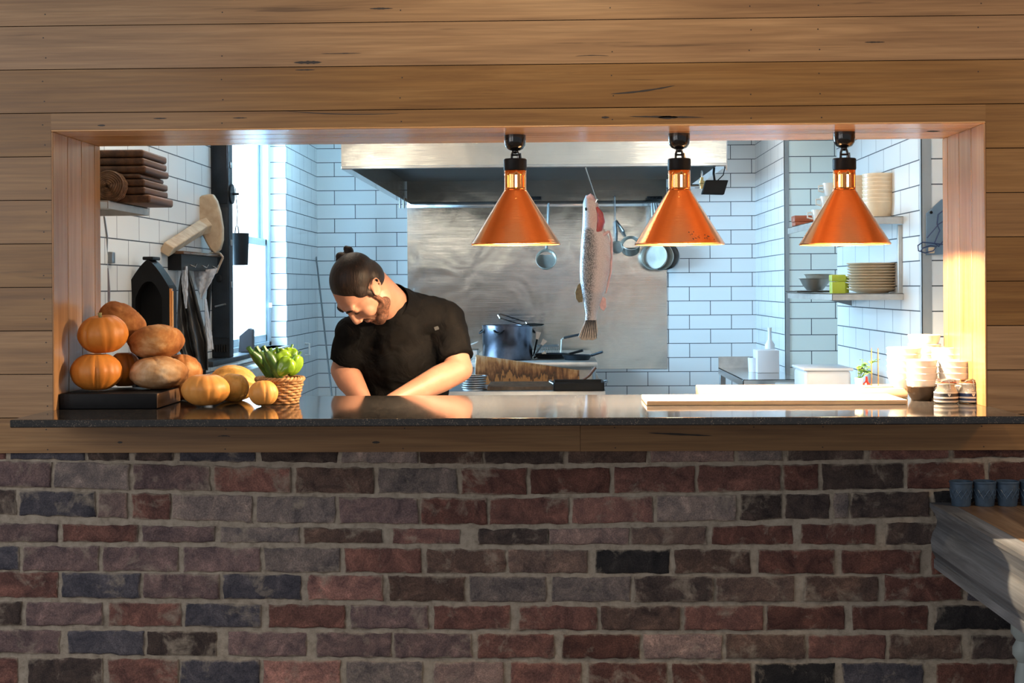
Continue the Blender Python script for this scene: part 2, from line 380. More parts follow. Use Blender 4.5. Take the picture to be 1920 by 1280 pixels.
# food
def organic(name, stops, scale=8, rough=.45, spec=.4, bmp=.2, bs=60, dist=.3, sss=0):
    m, nt, b = newmat(name); oi = N(nt, 'ShaderNodeObjectInfo'); vec = mapping(nt)
    ad = N(nt, 'ShaderNodeVectorMath', operation='ADD'); cm = N(nt, 'ShaderNodeCombineXYZ'); sc_ = N(nt, 'ShaderNodeMath', operation='MULTIPLY', i_1=40)
    nt.links.new(oi.outputs['Random'], sc_.inputs[0])
    for i in range(3): nt.links.new(sc_.outputs[0], cm.inputs[i])
    nt.links.new(vec, ad.inputs[0]); nt.links.new(cm.outputs[0], ad.inputs[1])
    nt.links.new(ramp(nt, noise(nt, ad.outputs[0], scale, 6, .6, dist), stops).outputs[0], b.inputs['Base Color'])
    b.inputs['Roughness'].default_value = rough; b.inputs['Specular IOR Level'].default_value = spec
    if bmp: bump(nt, b, noise(nt, ad.outputs[0], bs, 5, .65), bmp, .002)
    return m
M['pumpkin'] = organic('orange_pumpkin_skin', [(.25, (.38,.115,.014,1)), (.5, (.50,.165,.022,1)), (.75, (.55,.22,.04,1))], 9, .5, .35, .1)
M['pumpkin2'] = organic('pale_orange_pumpkin_skin', [(.25, (.47,.18,.034,1)), (.5, (.58,.25,.055,1)), (.75, (.64,.34,.11,1))], 8, .5, .35, .1)
M['squash'] = organic('mottled_squash_skin', [(.3, (.30,.17,.035,1)), (.5, (.58,.28,.06,1)), (.7, (.66,.40,.13,1))], 22, .5, .35, .1)
M['stem'] = plain('dry_green_stem', (.20,.19,.07,1), .7, var=.4, vscale=60, bmp=.4)
M['bread'] = organic('crusty_bread', [(.28, (.08,.024,.007,1)), (.45, (.23,.08,.021,1)), (.58, (.33,.135,.040,1)), (.75, (.50,.30,.14,1))], 13, .8, .2, .8, 45)
M['bread2'] = organic('floury_bread', [(.28, (.16,.06,.02,1)), (.45, (.33,.15,.055,1)), (.6, (.44,.26,.13,1)), (.76, (.58,.44,.30,1))], 10, .85, .2, .7, 55)
M['zucchini'] = organic('dark_green_zucchini_skin', [(.3, (.025,.06,.01,1)), (.6, (.05,.115,.018,1)), (.75, (.10,.19,.035,1))], 60, .35, .5, .1)
M['pepper'] = organic('light_green_pepper_skin', [(.3, (.10,.20,.008,1)), (.6, (.19,.32,.014,1)), (.8, (.28,.40,.035,1))], 12, .2, .5, .05)
M['wicker'] = organic('golden_wicker', [(.3, (.20,.085,.028,1)), (.6, (.40,.20,.075,1)), (.8, (.52,.29,.13,1))], 40, .55, .4, .3)
M['wicker_d'] = organic('dark_wicker', [(.3, (.06,.028,.012,1)), (.6, (.16,.08,.035,1)), (.8, (.30,.17,.08,1))], 40, .55, .4, .3)
M['leaf'] = organic('herb_leaf', [(.3, (.02,.075,.012,1)), (.7, (.06,.17,.03,1))], 30, .45, .4, .1)
M['block'] = plain('black_stained_board', (.006,.006,.007,1), .55, spec=.15, var=.3, vscale=30, bmp=.2)
M['endgrain'] = wood('raw_end_grain', 'Y', (.12,.06,.03,1), (.20,.11,.06,1), (.27,.15,.085,1), .6, .3)
M['boardwood'] = wood('dark_serving_board', 'Y', (.035,.014,.006,1), (.10,.042,.016,1), (.18,.082,.032,1), .5, .3)
M['pale'] = organic('scrubbed_pale_timber', [(.3, (.36,.25,.16,1)), (.6, (.50,.38,.26,1)), (.8, (.58,.47,.35,1))], 14, .7, .3, .3, 60)
M['passboard'] = wood('scrubbed_pass_board', 'X', (.42,.27,.15,1), (.56,.38,.23,1), (.66,.48,.31,1), .3, .2)
M['greywood'] = wood('weathered_grey_timber', 'Y', (.065,.07,.078,1), (.14,.15,.165,1), (.25,.265,.285,1), .7, .7)
M['tabletop'] = wood('brown_table_top', 'Y', (.09,.05,.027,1), (.16,.095,.05,1), (.25,.16,.09,1), .45, .4)
m, nt, b = newmat('heat_stained_steel'); vec = mapping(nt, (5, 5, 5)); v2 = mapping(nt, (46, 10, 9)); gz = N(nt, 'ShaderNodeSeparateXYZ'); nt.links.new(mapping(nt), gz.inputs[0])
h_ = N(nt, 'ShaderNodeMath', operation='MULTIPLY', i_1=4.2); nt.links.new(gz.outputs[2], h_.inputs[0])
s1 = N(nt, 'ShaderNodeMath', operation='ADD'); nt.links.new(noise(nt, v2, 1, 5, .65), s1.inputs[0]); nt.links.new(h_.outputs[0], s1.inputs[1])
s2 = N(nt, 'ShaderNodeMath', operation='ADD'); nt.links.new(noise(nt, vec, 1.3, 4), s2.inputs[0]); nt.links.new(s1.outputs[0], s2.inputs[1])
s3 = N(nt, 'ShaderNodeMath', operation='MULTIPLY', i_1=.5); nt.links.new(s2.outputs[0], s3.inputs[0])
nt.links.new(ramp(nt, s3.outputs[0], [(.48, (.24,.10,.03,1)), (.54, (.28,.12,.035,1)), (.58, (.035,.014,.006,1)), (.66, (.12,.042,.012,1)), (.76, (.30,.14,.05,1)), (.88, (.44,.29,.17,1)), (.98, (.26,.14,.06,1))]).outputs[0], b.inputs['Base Color'])
b.inputs['Roughness'].default_value = .42; b.inputs['Metallic'].default_value = .35; M['heat'] = m
M['guard'] = steel('corner_guard_steel', (.36,.37,.37,1), .4, 0, .1, metal=.6)
M['bluecup'] = plain('blue_enamel', (.085,.135,.20,1), .4, .4, var=.25, vscale=30, bmp=.15)
M['red'] = plain('red_plastic', (.62,.035,.02,1), .3)
M['terracotta'] = plain('terracotta_red', (.42,.10,.04,1), .4, var=.2)
M['lime'] = plain('lime_green_card', (.36,.44,.03,1), .5, var=.1)
M['bluecard'] = plain('blue_grey_board', (.12,.19,.27,1), .45, var=.1)
M['plastic'] = plain('milky_white_plastic', (.62,.63,.66,1), .35)
M['label_navy'] = plain('navy_label', (.012,.03,.10,1), .5)
M['label_black'] = plain('black_label', (.02,.02,.025,1), .5)
M['label_cream'] = plain('cream_label', (.72,.66,.55,1), .5)
M['preserve'] = organic('pale_preserve', [(.3, (.66,.56,.43,1)), (.7, (.78,.70,.58,1))], 30, .5, .4, .1)
m, nt, b = newmat('clear_glass'); b.inputs['Transmission Weight'].default_value = 1; b.inputs['Roughness'].default_value = .02; b.inputs['IOR'].default_value = 1.2; b.inputs['Base Color'].default_value = (.95,.97,.97,1); M['glass'] = m
m, nt, b = newmat('window_glass'); gl = N(nt, 'ShaderNodeBsdfGlossy'); gl.inputs['Roughness'].default_value = .02; tr = N(nt, 'ShaderNodeBsdfTransparent'); ms = N(nt, 'ShaderNodeMixShader'); ms.inputs[0].default_value = .06
nt.links.new(tr.outputs[0], ms.inputs[1]); nt.links.new(gl.outputs[0], ms.inputs[2]); nt.links.new(ms.outputs[0], nt.nodes['Material Output'].inputs[0]); M['pane'] = m
# person
M['skin'] = organic('warm_skin', [(.3, (.28,.125,.076,1)), (.6, (.325,.153,.097,1)), (.8, (.36,.182,.122,1))], 16, .5, .35, .12, 150)
M['skin'].node_tree.nodes['Principled BSDF'].inputs['Subsurface Weight'].default_value = .08
M['skin'].node_tree.nodes['Principled BSDF'].inputs['Subsurface Radius'].default_value = (.01,.004,.002)
m, nt, b = newmat('dark_brown_hair'); vec = mapping(nt, (120, 120, 14)); n1 = noise(nt, vec, 1.2, 4, .6, .3)
nt.links.new(ramp(nt, n1, [(.3, (.005,.003,.0025,1)), (.6, (.013,.007,.005,1)), (.8, (.045,.022,.013,1))]).outputs[0], b.inputs['Base Color']); b.inputs['Roughness'].default_value = .5; b.inputs['Specular IOR Level'].default_value = .18; bump(nt, b, n1, .5, .003); M['hair'] = m
M['beard'] = organic('brown_stubble', [(.32, (.035,.015,.009,1)), (.5, (.085,.036,.021,1)), (.7, (.17,.072,.042,1))], 120, .7, .2, .5, 300)
m, nt, b = newmat('black_cotton_twill'); vec = mapping(nt)
nt.links.new(ramp(nt, noise(nt, vec, 12, 4), [(.3, (.003,.0028,.003,1)), (.7, (.006,.0055,.0055,1))]).outputs[0], b.inputs['Base Color']); b.inputs['Roughness'].default_value = .8
b.inputs['Specular IOR Level'].default_value = .03; bump(nt, b, noise(nt, vec, 11, 3, .5, 1.2), .6, .02); M['cloth'] = m
M['leather'] = plain('creased_black_leather', (.016,.015,.015,1), .3, var=.3, vscale=20, bmp=.6, bscale=25)
M['linen'] = plain('grey_white_linen', (.45,.47,.52,1), .85, var=.12, bmp=.3, bscale=40)
# ================================================================== SETTING
# ---- opening corners (X, Z) on the face of the timber wall
OL, OR = at(101, 500, 0).x, at(1846, 500, 0).x
OT = at(960, 239, 0).z
CT = 1.051                                   # counter top height
WT = .446                                    # wall thickness
BH = .130
zl = at(50, 538.6, 0).z
XL, XR = -2.6, 2.4
beam_z0 = at(960, 847, 0).z
zs = [zl + k*BH for k in range(-6, 16)]
b = MB(); rg = random.Random(3)
def plank(x0, x1, z0, z1):
    b.box((x0, 0, z0+.0012), (x1, .02, z1-.0012))
for k in range(len(zs)-1):
    z0, z1 = zs[k], zs[k+1]
    if z1 < beam_z0+.02: continue
    z0 = max(z0, beam_z0)
    if z1 > OT:
        if z0 < OT: z0c = OT
        else: z0c = z0
        # the courses over the opening run through; the lowest of them is notched around the opening
        if z0 < OT:
            plank(XL, OL, z0, z1) if False else None
            b.box((OL-.006, 0, OT+.006), (OR+.006, .02, z1-.0012)); b.box((XL, 0, z0+.0012), (OL-.006, .02, z1-.0012)); b.box((OR+.006, 0, z0+.0012), (XR, .02, z1-.0012))
        else: plank(XL, XR, z0, z1)
    elif z1 <= CT-.02:
        xj = at(1088, 830, 0).x
        plank(XL, xj-.0006, z0, z1); plank(xj+.0006, XR, z0, z1)
    elif z0 < CT-.021:
        plank(XL, OL-.006, z0, z1); plank(OR+.006, XR, z0, z1); plank(OL, OR, z0, CT-.023)
    else:
        plank(XL, OL-.006, z0, z1); plank(OR+.006, XR, z0, z1)
# nail heads and gum veins, as they sit in the boards
def vein(px, py, half, thick, slope=0, bend=0):
    p = at(px, py, 0); n = 14; up_ = []; dn = []
    for i in range(n+1):
        t = i/n*2-1; x = p.x+t*half; zc = p.z+slope*t*half+bend*(1-t*t); w = thick*(1-t*t)**.7*(.75+.5*rg.random())+1e-4
        up_.append((x, zc+w)); dn.append((x, zc-w))
    b.prism(up_+dn[::-1], -.0006, .004, 'xz', 1)
for a_ in [(577,117,.042,.0042,0,0),(1205,168,.095,.0026,.12,-.004),(1250,219,.11,.0024,-.02,0),(1252,220,.03,.004,0,0),(1135,220,.012,.003,0,0),(715,16,.035,.0022,0,0),(640,210,.17,.0011,-.03,-.006),(1640,79,.03,.0018,0,0),
           (572,131,.03,.0016,0,0),(705,829,.012,.0035,0,0),(225,829,.008,.003,0,0),(1275,814,.095,.0028,-.05,0),(420,818,.02,.0015,0,.002),(190,235,.012,.0025,0,0),(300,222,.02,.0016,0,0),(450,221,.022,.0014,0,0),(640,100,.06,.001,0,0),(1110,105,.05,.001,0,.002),(1750,246,.02,.0018,0,0)]: vein(*a_)
for px in (85, 420, 755, 1150, 1410, 1540, 1840):
    for k in range(len(zs)-1):
        for dz in (.035, .095):
            z = zs[k]+dz; x = at(px, 500, 0).x+rg.uniform(-.006, .006)
            if z < beam_z0+.01 or z > 2.6 or (OL-.01 < x < OR+.01 and CT-.03 < z < OT+.01): continue
            if rg.random() < .8: b.lathe([(.0016, 0), (.001, .003), (.0004, .003)], 8, 1, (x, -.0006, z), axis=(0, 1, 0)) if False else b.box((x-.0017, -.0006, z-.0017), (x+.0017, .003, z+.0017), 1)
struct(b.build('wall_front', [M['clad'], M['vein']], bevel=0, smooth=0))
# dark backing and masonry core behind the boards
b = MB(); b.box((XL, .0185, beam_z0), (OL-.02, .0208, 2.7)); b.box((OR+.02, .0185, beam_z0), (XR, .0208, 2.7)); b.box((OL-.02, .0185, OT+.02), (OR+.02, .0208, 2.7)); b.box((OL-.02, .0185, beam_z0), (OR+.02, .0208, CT-.03)); struct(b.build('wall_battens', M['joint'], smooth=0))
b = MB()
b.box((XL, .021, 0), (OL-.022, WT-.002, 2.7)); b.box((OR+.022, .021, 0), (XR, WT-.002, 2.7)); b.box((OL-.022, .024, OT+.022), (OR+.022, WT-.002, 2.7)); b.box((OL-.022, .035, 0), (OR+.022, WT-.002, CT-.024))
struct(b.build('wall_core', M['paint'], smooth=0))
# V-jointed lining of the opening
def lining(name, kind):
    b = MB(); e = [0, .1285, .257, .3855, WT]; tk = .0055
    prev = -.004
    for i in range(4):
        y0, y1 = e[i]+(0 if i else -.0022), e[i+1]-.0032
        if kind == 'L': b.box((OL-tk, y0, CT-.002), (OL, y1, OT+.0))
        elif kind == 'R': b.box((OR, y0, CT-.002), (OR+tk, y1, OT))
        else: b.box((OL-tk, y0, OT), (OR+tk, y1, OT+tk))
    if kind == 'L': b.box((OL-.02, .012, CT-.002), (OL-.0035, WT-.004, OT+.01), 1)
    elif kind == 'R': b.box((OR+.0035, .012, CT-.002), (OR+.02, WT-.004, OT+.01), 1)
    else: b.box((OL-.02, .012, OT+.0035), (OR+.02, WT-.004, OT+.02), 1)
    return struct(b.build(name, [M['soffit' if kind == 'T' else 'jamb'], M['joint']], bevel=.0022))
lining('trim_1', 'L'); lining('trim_2', 'R'); lining('trim_3', 'T')
# ---- brickwork under the counter, brick by brick as in the photograph (pixel edges, colour)
COL = {'P': (112,88,92), 'G': (112,104,104), 'B': (70,74,92), 'D': (74,62,60), 'K': (42,44,50), 'R': (122,72,62), 'r': (104,58,48), 'W': (134,120,116), 'L': (140,112,106), 'T': (116,92,82), 'N': (96,72,62), 'S': (146,92,82)}
ROWS = [
 ((838,838,838,838), (862,867,871,858), [(-60,8,'R'),(15,155,'B'),(162,240,'D'),(250,323,'D'),(335,477,'B'),(487,632,'D'),(640,783,'W'),(788,904,'N'),(908,1057,'D'),(1066,1213,'N'),(1221,1378,'L'),(1385,1467,'G'),(1478,1622,'D'),(1632,1780,'R'),(1788,1980,'r')]),
 ((865,877,880,866), (913,924,928,914), [(-60,93,'P'),(100,240,'G'),(248,392,'P'),(400,544,'R'),(553,700,'N'),(708,857,'G'),(864,987,'r'),(994,1144,'r'),(1152,1304,'R'),(1311,1464,'R'),(1471,1535,'r'),(1544,1697,'D'),(1703,1850,'r'),(1858,2010,'r')]),
 ((919,932,936,920), (966,981,985,966), [(-60,27,'D'),(33,176,'B'),(182,236,'L'),(245,317,'R'),(320,471,'W'),(480,627,'G'),(635,783,'P'),(788,913,'r'),(918,1067,'R'),(1073,1225,'S'),(1232,1382,'W'),(1391,1467,'D'),(1475,1557,'D'),(1566,1592,'G'),(1597,1745,'D'),(1752,1850,'K'),(1858,2010,'r')]),
 ((982,991,994,978), (1017,1018,1022,1022), [(-60,105,'P'),(114,256,'R'),(264,400,'P'),(412,560,'G'),(568,716,'N'),(735,862,'S'),(896,1028,'D'),(1030,1180,'L'),(1184,1325,'T'),(1336,1488,'r'),(1503,1645,'r'),(1663,1812,'D'),(1820,1980,'r')]),
 ((1025,1028,1032,1032), (1071,1074,1076,1077), [(-60,33,'B'),(40,182,'P'),(190,332,'P'),(342,487,'P'),(493,636,'G'),(646,789,'R'),(800,948,'N'),(953,1102,'T'),(1117,1256,'K'),(1266,1408,'N'),(1424,1567,'r'),(1580,1728,'r'),(1750,1900,'r')]),
 ((1074,1079,1083,1082), (1121,1125,1130,1128), [(-60,106,'R'),(113,260,'B'),(267,410,'P'),(416,563,'B'),(576,717,'S'),(728,871,'N'),(880,1024,'G'),(1036,1183,'G'),(1190,1338,'D'),(1344,1490,'T'),(1510,1648,'N'),(1661,1807,'r'),(1815,1960,'B')]),
 ((1129,1135,1139,1137), (1173,1178,1183,1182), [(-60,37,'D'),(46,190,'P'),(200,338,'R'),(346,488,'B'),(502,645,'R'),(656,802,'P'),(813,956,'R'),(973,1120,'R'),(1128,1275,'N'),(1284,1432,'R'),(1440,1586,'r'),(1600,1742,'r'),(1756,1900,'K')]),
 ((1182,1187,1191,1193), (1226,1233,1236,1237), [(-60,110,'P'),(124,268,'B'),(273,404,'D'),(425,573,'P'),(592,733,'P'),(738,884,'P'),(895,1040,'R'),(1055,1200,'r'),(1207,1355,'L'),(1362,1512,'N'),(1518,1663,'R'),(1670,1805,'N'),(1824,1980,'D')]),
 ((1235,1240,1245,1246), (1284,1288,1292,1292), [(-60,30,'R'),(50,190,'D'),(200,333,'R'),(336,485,'B'),(492,637,'S'),(648,792,'G'),(812,945,'L'),(958,1090,'R'),(1104,1250,'r'),(1262,1410,'r'),(1415,1568,'K'),(1582,1733,'B'),(1760,1905,'r'),(1915,2060,'r')])]
def lerp4(t, x): 
    xs = (0, 500, 1000, 1900); x = min(max(x, -60), 1980)
    for i in range(3):
        if x <= xs[i+1] or i == 2: return t[i]+(t[i+1]-t[i])*(x-xs[i])/(xs[i+1]-xs[i])
b = MB(); rg = random.Random(11)
def brick(x0, x1, za0, za1, zb0, zb1, c):
    'corner heights: za left, zb right'
    W_, H_ = x1-x0, max(.02, (za1-za0+zb1-zb0)/2); us = [0, .0022/W_, .0075/W_]+[.015/W_+(1-.03/W_)*i/17 for i in range(18)]+[1-.0075/W_, 1-.0022/W_, 1]; vs_ = [0, .0022/H_, .0075/H_]+[.014/H_+(1-.028/H_)*i/4 for i in range(5)]+[1-.0075/H_, 1-.0022/H_, 1]
    nu, nv = len(us), len(vs_); col = lin(*COL[c]); k = rg.uniform(.85, 1.18); g_ = sum(col[:3])/3; tone = [(v*.52+g_*.48)*k*1.14*w_ for v, w_ in zip(col[:3], (1.06, .98, .93))]
    sd = rg.uniform(0, 100); vs = []; cs = []; y0 = .010+rg.uniform(-.002, .002)
    for j in range(nv):
        for i in range(nu):
            u, v = us[i], vs_[j]
            e = min(min(u, 1-u)*(x1-x0), min(v, 1-v)*.076)
            x = x0+(x1-x0)*u; z = (za0*(1-u)+zb0*u)*(1-v)+(za1*(1-u)+zb1*u)*v
            w = 1 if e < 1e-6 else 0
            x += fbm((x*26, z*26, sd), 1, 3)*.0042*(1 if e < .012 else .2); z += fbm((x*26+9, z*26, sd+5), 1, 3)*.0042*(1 if e < .012 else .2)
            y = y0 + fbm((x*18, z*18, sd), 1, 3)*.0014
            if e < .0055: y += .0022
            if w: y += .014
            vs.append((x, y, z)); cs.append((tone[0], tone[1], tone[2], max(0, 1-e/.006)))
    fs = [(j*nu+i, j*nu+i+1, (j+1)*nu+i+1, (j+1)*nu+i) for j in range(nv-1) for i in range(nu-1)]
    b.add(vs, fs, 0, cs)
for top, bot, row in ROWS:
    for x0, x1, c in row:
        x0 -= 1; x1 += 1
        A0, A1, B0, B1 = at(x0, lerp4(bot, x0)+1, 0), at(x0, lerp4(top, x0)-1, 0), at(x1, lerp4(bot, x1)+1, 0), at(x1, lerp4(top, x1)-1, 0)
        brick(A0.x, B0.x, A0.z, A1.z, B0.z, B1.z, c)
zb = at(960, 1296, 0).z; r_ = 0
while zb > .08:
    x = XL - (.12 if r_ % 2 else 0)
    while x < XR: brick(x, x+.23, zb-.076, zb, zb-.076, zb, rg.choice('PBDRrNGT')); x += .241
    zb -= .086; r_ += 1
for top, bot, row in ROWS:      # the courses run on beyond the frame on both sides
    x0 = at(-66, 900, 0).x; zt, zb_ = at(-60, lerp4(top, -60), 0).z, at(-60, lerp4(bot, -60), 0).z
    xr_, zt2, zb2 = at(2062, 900, 0).x, at(1980, lerp4(top, 1980), 0).z, at(1980, lerp4(bot, 1980), 0).z
    while xr_ < XR: brick(xr_, xr_+.23, zb2, zt2, zb2, zt2, rg.choice('rNDRr')); xr_ += .24
    while x0 > XL+.1: brick(x0-.23, x0, zb_, zt, zb_, zt, rg.choice('PBDRr')); x0 -= .24
def mfn(u, v):
    x = XL+(XR-XL)*u; z = .0+(beam_z0+.01)*v
    return (x, .0165+fbm((x*30, z*30, 3), 1, 3)*.0035, z)
b.grid(mfn, 420, 100, 1, (.3,.25,.2,0))
struct(b.build('wall_brick', [M['brick'], M['mortar']], smooth=60))
# ---- kitchen shell
KL, KB, KC = -1.70, 6.09, 2.70
b = MB()     # left wall with the window opening
WY0, WY1, WZ0, WZ1 = 2.95, 4.88, 1.045, 2.5
b.box((KL-.22, WT, 0), (KL, WY0, KC)); b.box((KL-.22, WY1, 0), (KL, KB+.2, KC)); b.box((KL-.22, WY0, 0), (KL, WY1, WZ0)); b.box((KL-.22, WY0, WZ1), (KL, WY1, KC))
struct(b.build('wall_left', M['tile_xl'], smooth=0))
b = MB().box((KL-.1, WY1-.006, WZ0), (KL+.001, WY1, WZ1)); struct(b.build('trim_4', tile('white_subway_tile_reveal', 0, KL), smooth=0))
b = MB().box((KL-.2, KB, 0), (2.3, KB+.2, KC)); struct(b.build('wall_back', M['tile_y'], smooth=0))
b = MB().box((XL, WT, KC), (2.6, KB+.2, KC+.1)); struct(b.build('ceiling', M['paint'], smooth=0))
b = MB().box((XL, .3, -.05), (2.6, KB+.2, 0)); struct(b.build('floor_kitchen', M['floor'], smooth=0))
b = MB().box((-5, -7, -.05), (5, .3, 0)); struct(b.build('floor', M['dfloor'], smooth=0))
# right side: wall block ending in the kitchen, doorway gap, pier at the back
NX = at(1729, 500, 1.55).x; PX = at(1472, 500, 4.8).x
b = MB().box((NX, 1.55, 0), (2.3, 3.25, KC)); o = struct(b.build('wall_right', [tile('white_subway_tile_block_side', 1, at(1655,330,2.2).y)], smooth=0))
b = MB().box((NX, 1.545, 0), (2.3, 1.551, KC)); struct(b.build('wall_nib', tile('white_subway_tile_nib', 0, NX-.03), smooth=0))
b = MB().box((PX, 4.8, 0), (2.3, KB, KC)); struct(b.build('wall_pier', tile('white_subway_tile_pier_side', 1, 4.8+.1), smooth=0))
b = MB().box((PX, 4.794, 0), (2.3, 4.801, KC)); struct(b.build('wall_pier_front', tile('white_subway_tile_pier', 0, at(1519.5,345,4.8).x, c=(.74,.79,.74,1)), smooth=0))
b = MB().box((2.3, WT, 0), (2.4, KB+.2, KC)); struct(b.build('wall_far_right', M['tile_x'], smooth=0))
def guard(name, x, y, w=.038):
    b = MB(); b.box((x-.004, y-.004, 0), (x+w, y-.001, KC)); b.box((x-.004, y-.004, 0), (x-.001, y+w*.6, KC)); return struct(b.build(name, M['guard'], smooth=0))
guard('trim_5', NX, 1.545, .036); guard('trim_6', PX, 4.794, .026)
# ---- window: frame, two sashes, glass, sill
w = thing('window_1', None, None); w['kind'] = 'structure'; w['label'] = 'tall white sash window in the left kitchen wall'
fx0, fx1 = KL-.21, KL-.10
b = MB(); b.box((fx0, WY0, WZ0), (fx1, WY0+.05, WZ1)); b.box((fx0, WY1-.05, WZ0), (fx1, WY1, WZ1)); b.box((fx0, WY0, WZ1-.05), (fx1, WY1, WZ1)); b.box((fx0, WY0, WZ0), (fx1, WY1, WZ0+.03)); b.box((fx1-.02, WY1-.07, WZ0), (fx1, WY1-.045, WZ1)); b.box((fx1-.055, WY1-.06, WZ0), (fx1-.045, WY1-.04, WZ1))
b.build('frame', M['wframe'], w, bevel=.004)
zm = 1.70
for nm, xa, z0, z1 in (('upper_sash', fx0+.012, zm-.02, WZ1-.05), ('lower_sash', fx1-.05, WZ0+.03, zm+.025)):
    b = MB(); t = .036; y0, y1 = WY0+.05, WY1-.05
    b.box((xa, y0, z0), (xa+t, y0+.05, z1)); b.box((xa, y1-.055, z0), (xa+t, y1, z1)); b.box((xa, y0, z0), (xa+t, y1, z0+.045)); b.box((xa, y0, z1-.045), (xa+t, y1, z1))
    so = b.build(nm, M['wframe'], w, bevel=.004)
    MB().box((xa+.014, y0+.04, z0+.04), (xa+.018, y1-.04, z1-.04)).build('pane', M['pane'], so, smooth=0)
b = MB().rbox((KL-.1, WY0, WZ0-.03), (KL+.02, WY1, WZ0), .006); b.build('sill', M['white'], w)
b = MB(); b.box((KL-.025-.05, WY1-.10, 1.29), (fx1+.004, WY1-.075, 1.32)); b.build('latch', M['steel_p'], w)
# ================================================================== COUNTER
cy0, cy1 = at(960, 780, 0).y, .52
cfy = -.312
cx0, cx1 = at(18, 783, cfy).x, at(1926, 779, cfy).x
t = thing('stone_counter', 'polished black granite counter top running through the kitchen hatch', 'counter', ((OL+OR)/2, 0, CT-.022))
ox = (OL+OR)/2
poly = [(cx0-ox, cfy), (cx1-ox, cfy), (cx1-ox, -.001), (OR-ox-.001, -.001), (OR-ox-.001, cy1), (OL-ox+.001, cy1), (OL-ox+.001, -.001), (cx0-ox, -.001)]
b = MB().prism(poly, 0, .022, 'xy'); b.build('slab', M['granite'], t, bevel=.003, smooth=0)
def pxm(Y, X=0): return F_PX/((Y+4.21)*math.cos(YAW)-X*math.sin(YAW))     # pixels per metre at depth Y
# ================================================================== HEAT LAMPS
def heat_lamp(px, label, spatter=False):
    Y = .215; p = at(px, 457.5, Y)
    t = thing('heat_lamp', label, 'lamp', (p.x, Y, OT), 0, 'copper heat lamps over the counter')
    R = .1355; zb = p.z-OT; zc = zb+.163; zn = zc+.066; zk = zn+.036
    b = MB(); sg = 96
    prof = [(R+.002, zb-.002), (R+.0035, zb+.001), (R, zb+.005), (.036, zc), (.0335, zc+.006)]
    b.lathe(prof, sg)
    b2 = MB(); b2.lathe([(.0335, zc+.005), (.0335, zc+.012), (.0335, zc+.050), (.0335, zn+.002)], sg, skip=lambda i, k: i == 1 and k % 12 in (0, 1, 2))
    s = b.build('shade', M['copper'], t, solid=.0016, smooth=50, fix=False); 
    b2.build('neck', M['copper_p'], t, solid=.0014, smooth=50, fix=False)
    if spatter:
        b3 = MB(); rg_ = random.Random(2)
        for k in range(26):
            a_ = -PI/2+rg_.gauss(.42, .16); z_ = zb+.010+abs(rg_.gauss(0, .010)); r_ = R+(.036-R)*(z_-zb-.005)/(zc-zb-.005)+.0008; b3.ell((r_*math.cos(a_), r_*math.sin(a_), z_), rg_.uniform(.0008, .0019), None, 8, 6)
        b3.build('spatter', M['vein'], s)
    MB().lathe([(R-.001, zb+.0045), (.034, zc-.002), (.0318, zc+.006), (.0318, zc+.011)], sg).build('reflector', M['shade_in'], s, smooth=50)
    MB().lathe([(.001, zn), (.0345, zn), (.036, zn+.004), (.036, zk-.003), (.033, zk), (.001, zk)], 40).build('collar', M['black'], t)
    MB().lathe([(.001, zb+.042), (.034, zb+.046), (.042, zb+.062), (.036, zb+.09), (.020, zb+.13), (.017, zb+.18), (.017, zn-.002), (.001, zn-.002)], 32).build('bulb', M['bulb'], t)
    b = MB(); zt = -.046
    for s_ in (-1, 1): b.tube([(s_*.011, 0, zk-.004), (s_*.010, .002, (zk+zt)/2), (s_*.004, 0, zt+.002)], .0038, 8)
    b.tube([(-.012, 0, zk+.012), (.012, 0, zk+.012)], .003, 8); b.tube([(.017, .004, zk-.002), (.015, .004, zk+.018)], .0035, 8)
    b.ell((0, 0, zt-.004), .008, seg=12, ring=8)
    b.build('link', M['blackg'], t)
    MB().lathe([(.001, -.049), (.012, -.0485), (.024, -.043), (.0315, -.032), (.0335, -.020), (.0335, 0), (.001, 0)], 40).build('ceiling_cup', M['blackg'], t)
    light('heat_lamp_light', 'POINT', (p.x, Y, p.z+.024), 74, (1.0, .77, .50), shadow_soft_size=.016)
    light('heat_lamp_beam', 'SPOT', (p.x, Y, p.z+.024), 230, (1.0, .78, .53), (p.x, Y, 0), spot_size=1.9, spot_blend=1.0, shadow_soft_size=.016)
    light('heat_lamp_glow', 'POINT', (p.x, Y, p.z+.2), 6, (1.0, .68, .36), shadow_soft_size=.012)
heat_lamp(967, 'spun copper heat lamp nearest the chef, leftmost of the three over the counter')
heat_lamp(1274.5, 'spun copper heat lamp in the middle of the row, with a spattered rim', True)
heat_lamp(1584, 'spun copper heat lamp nearest the white bowls, rightmost of the three')
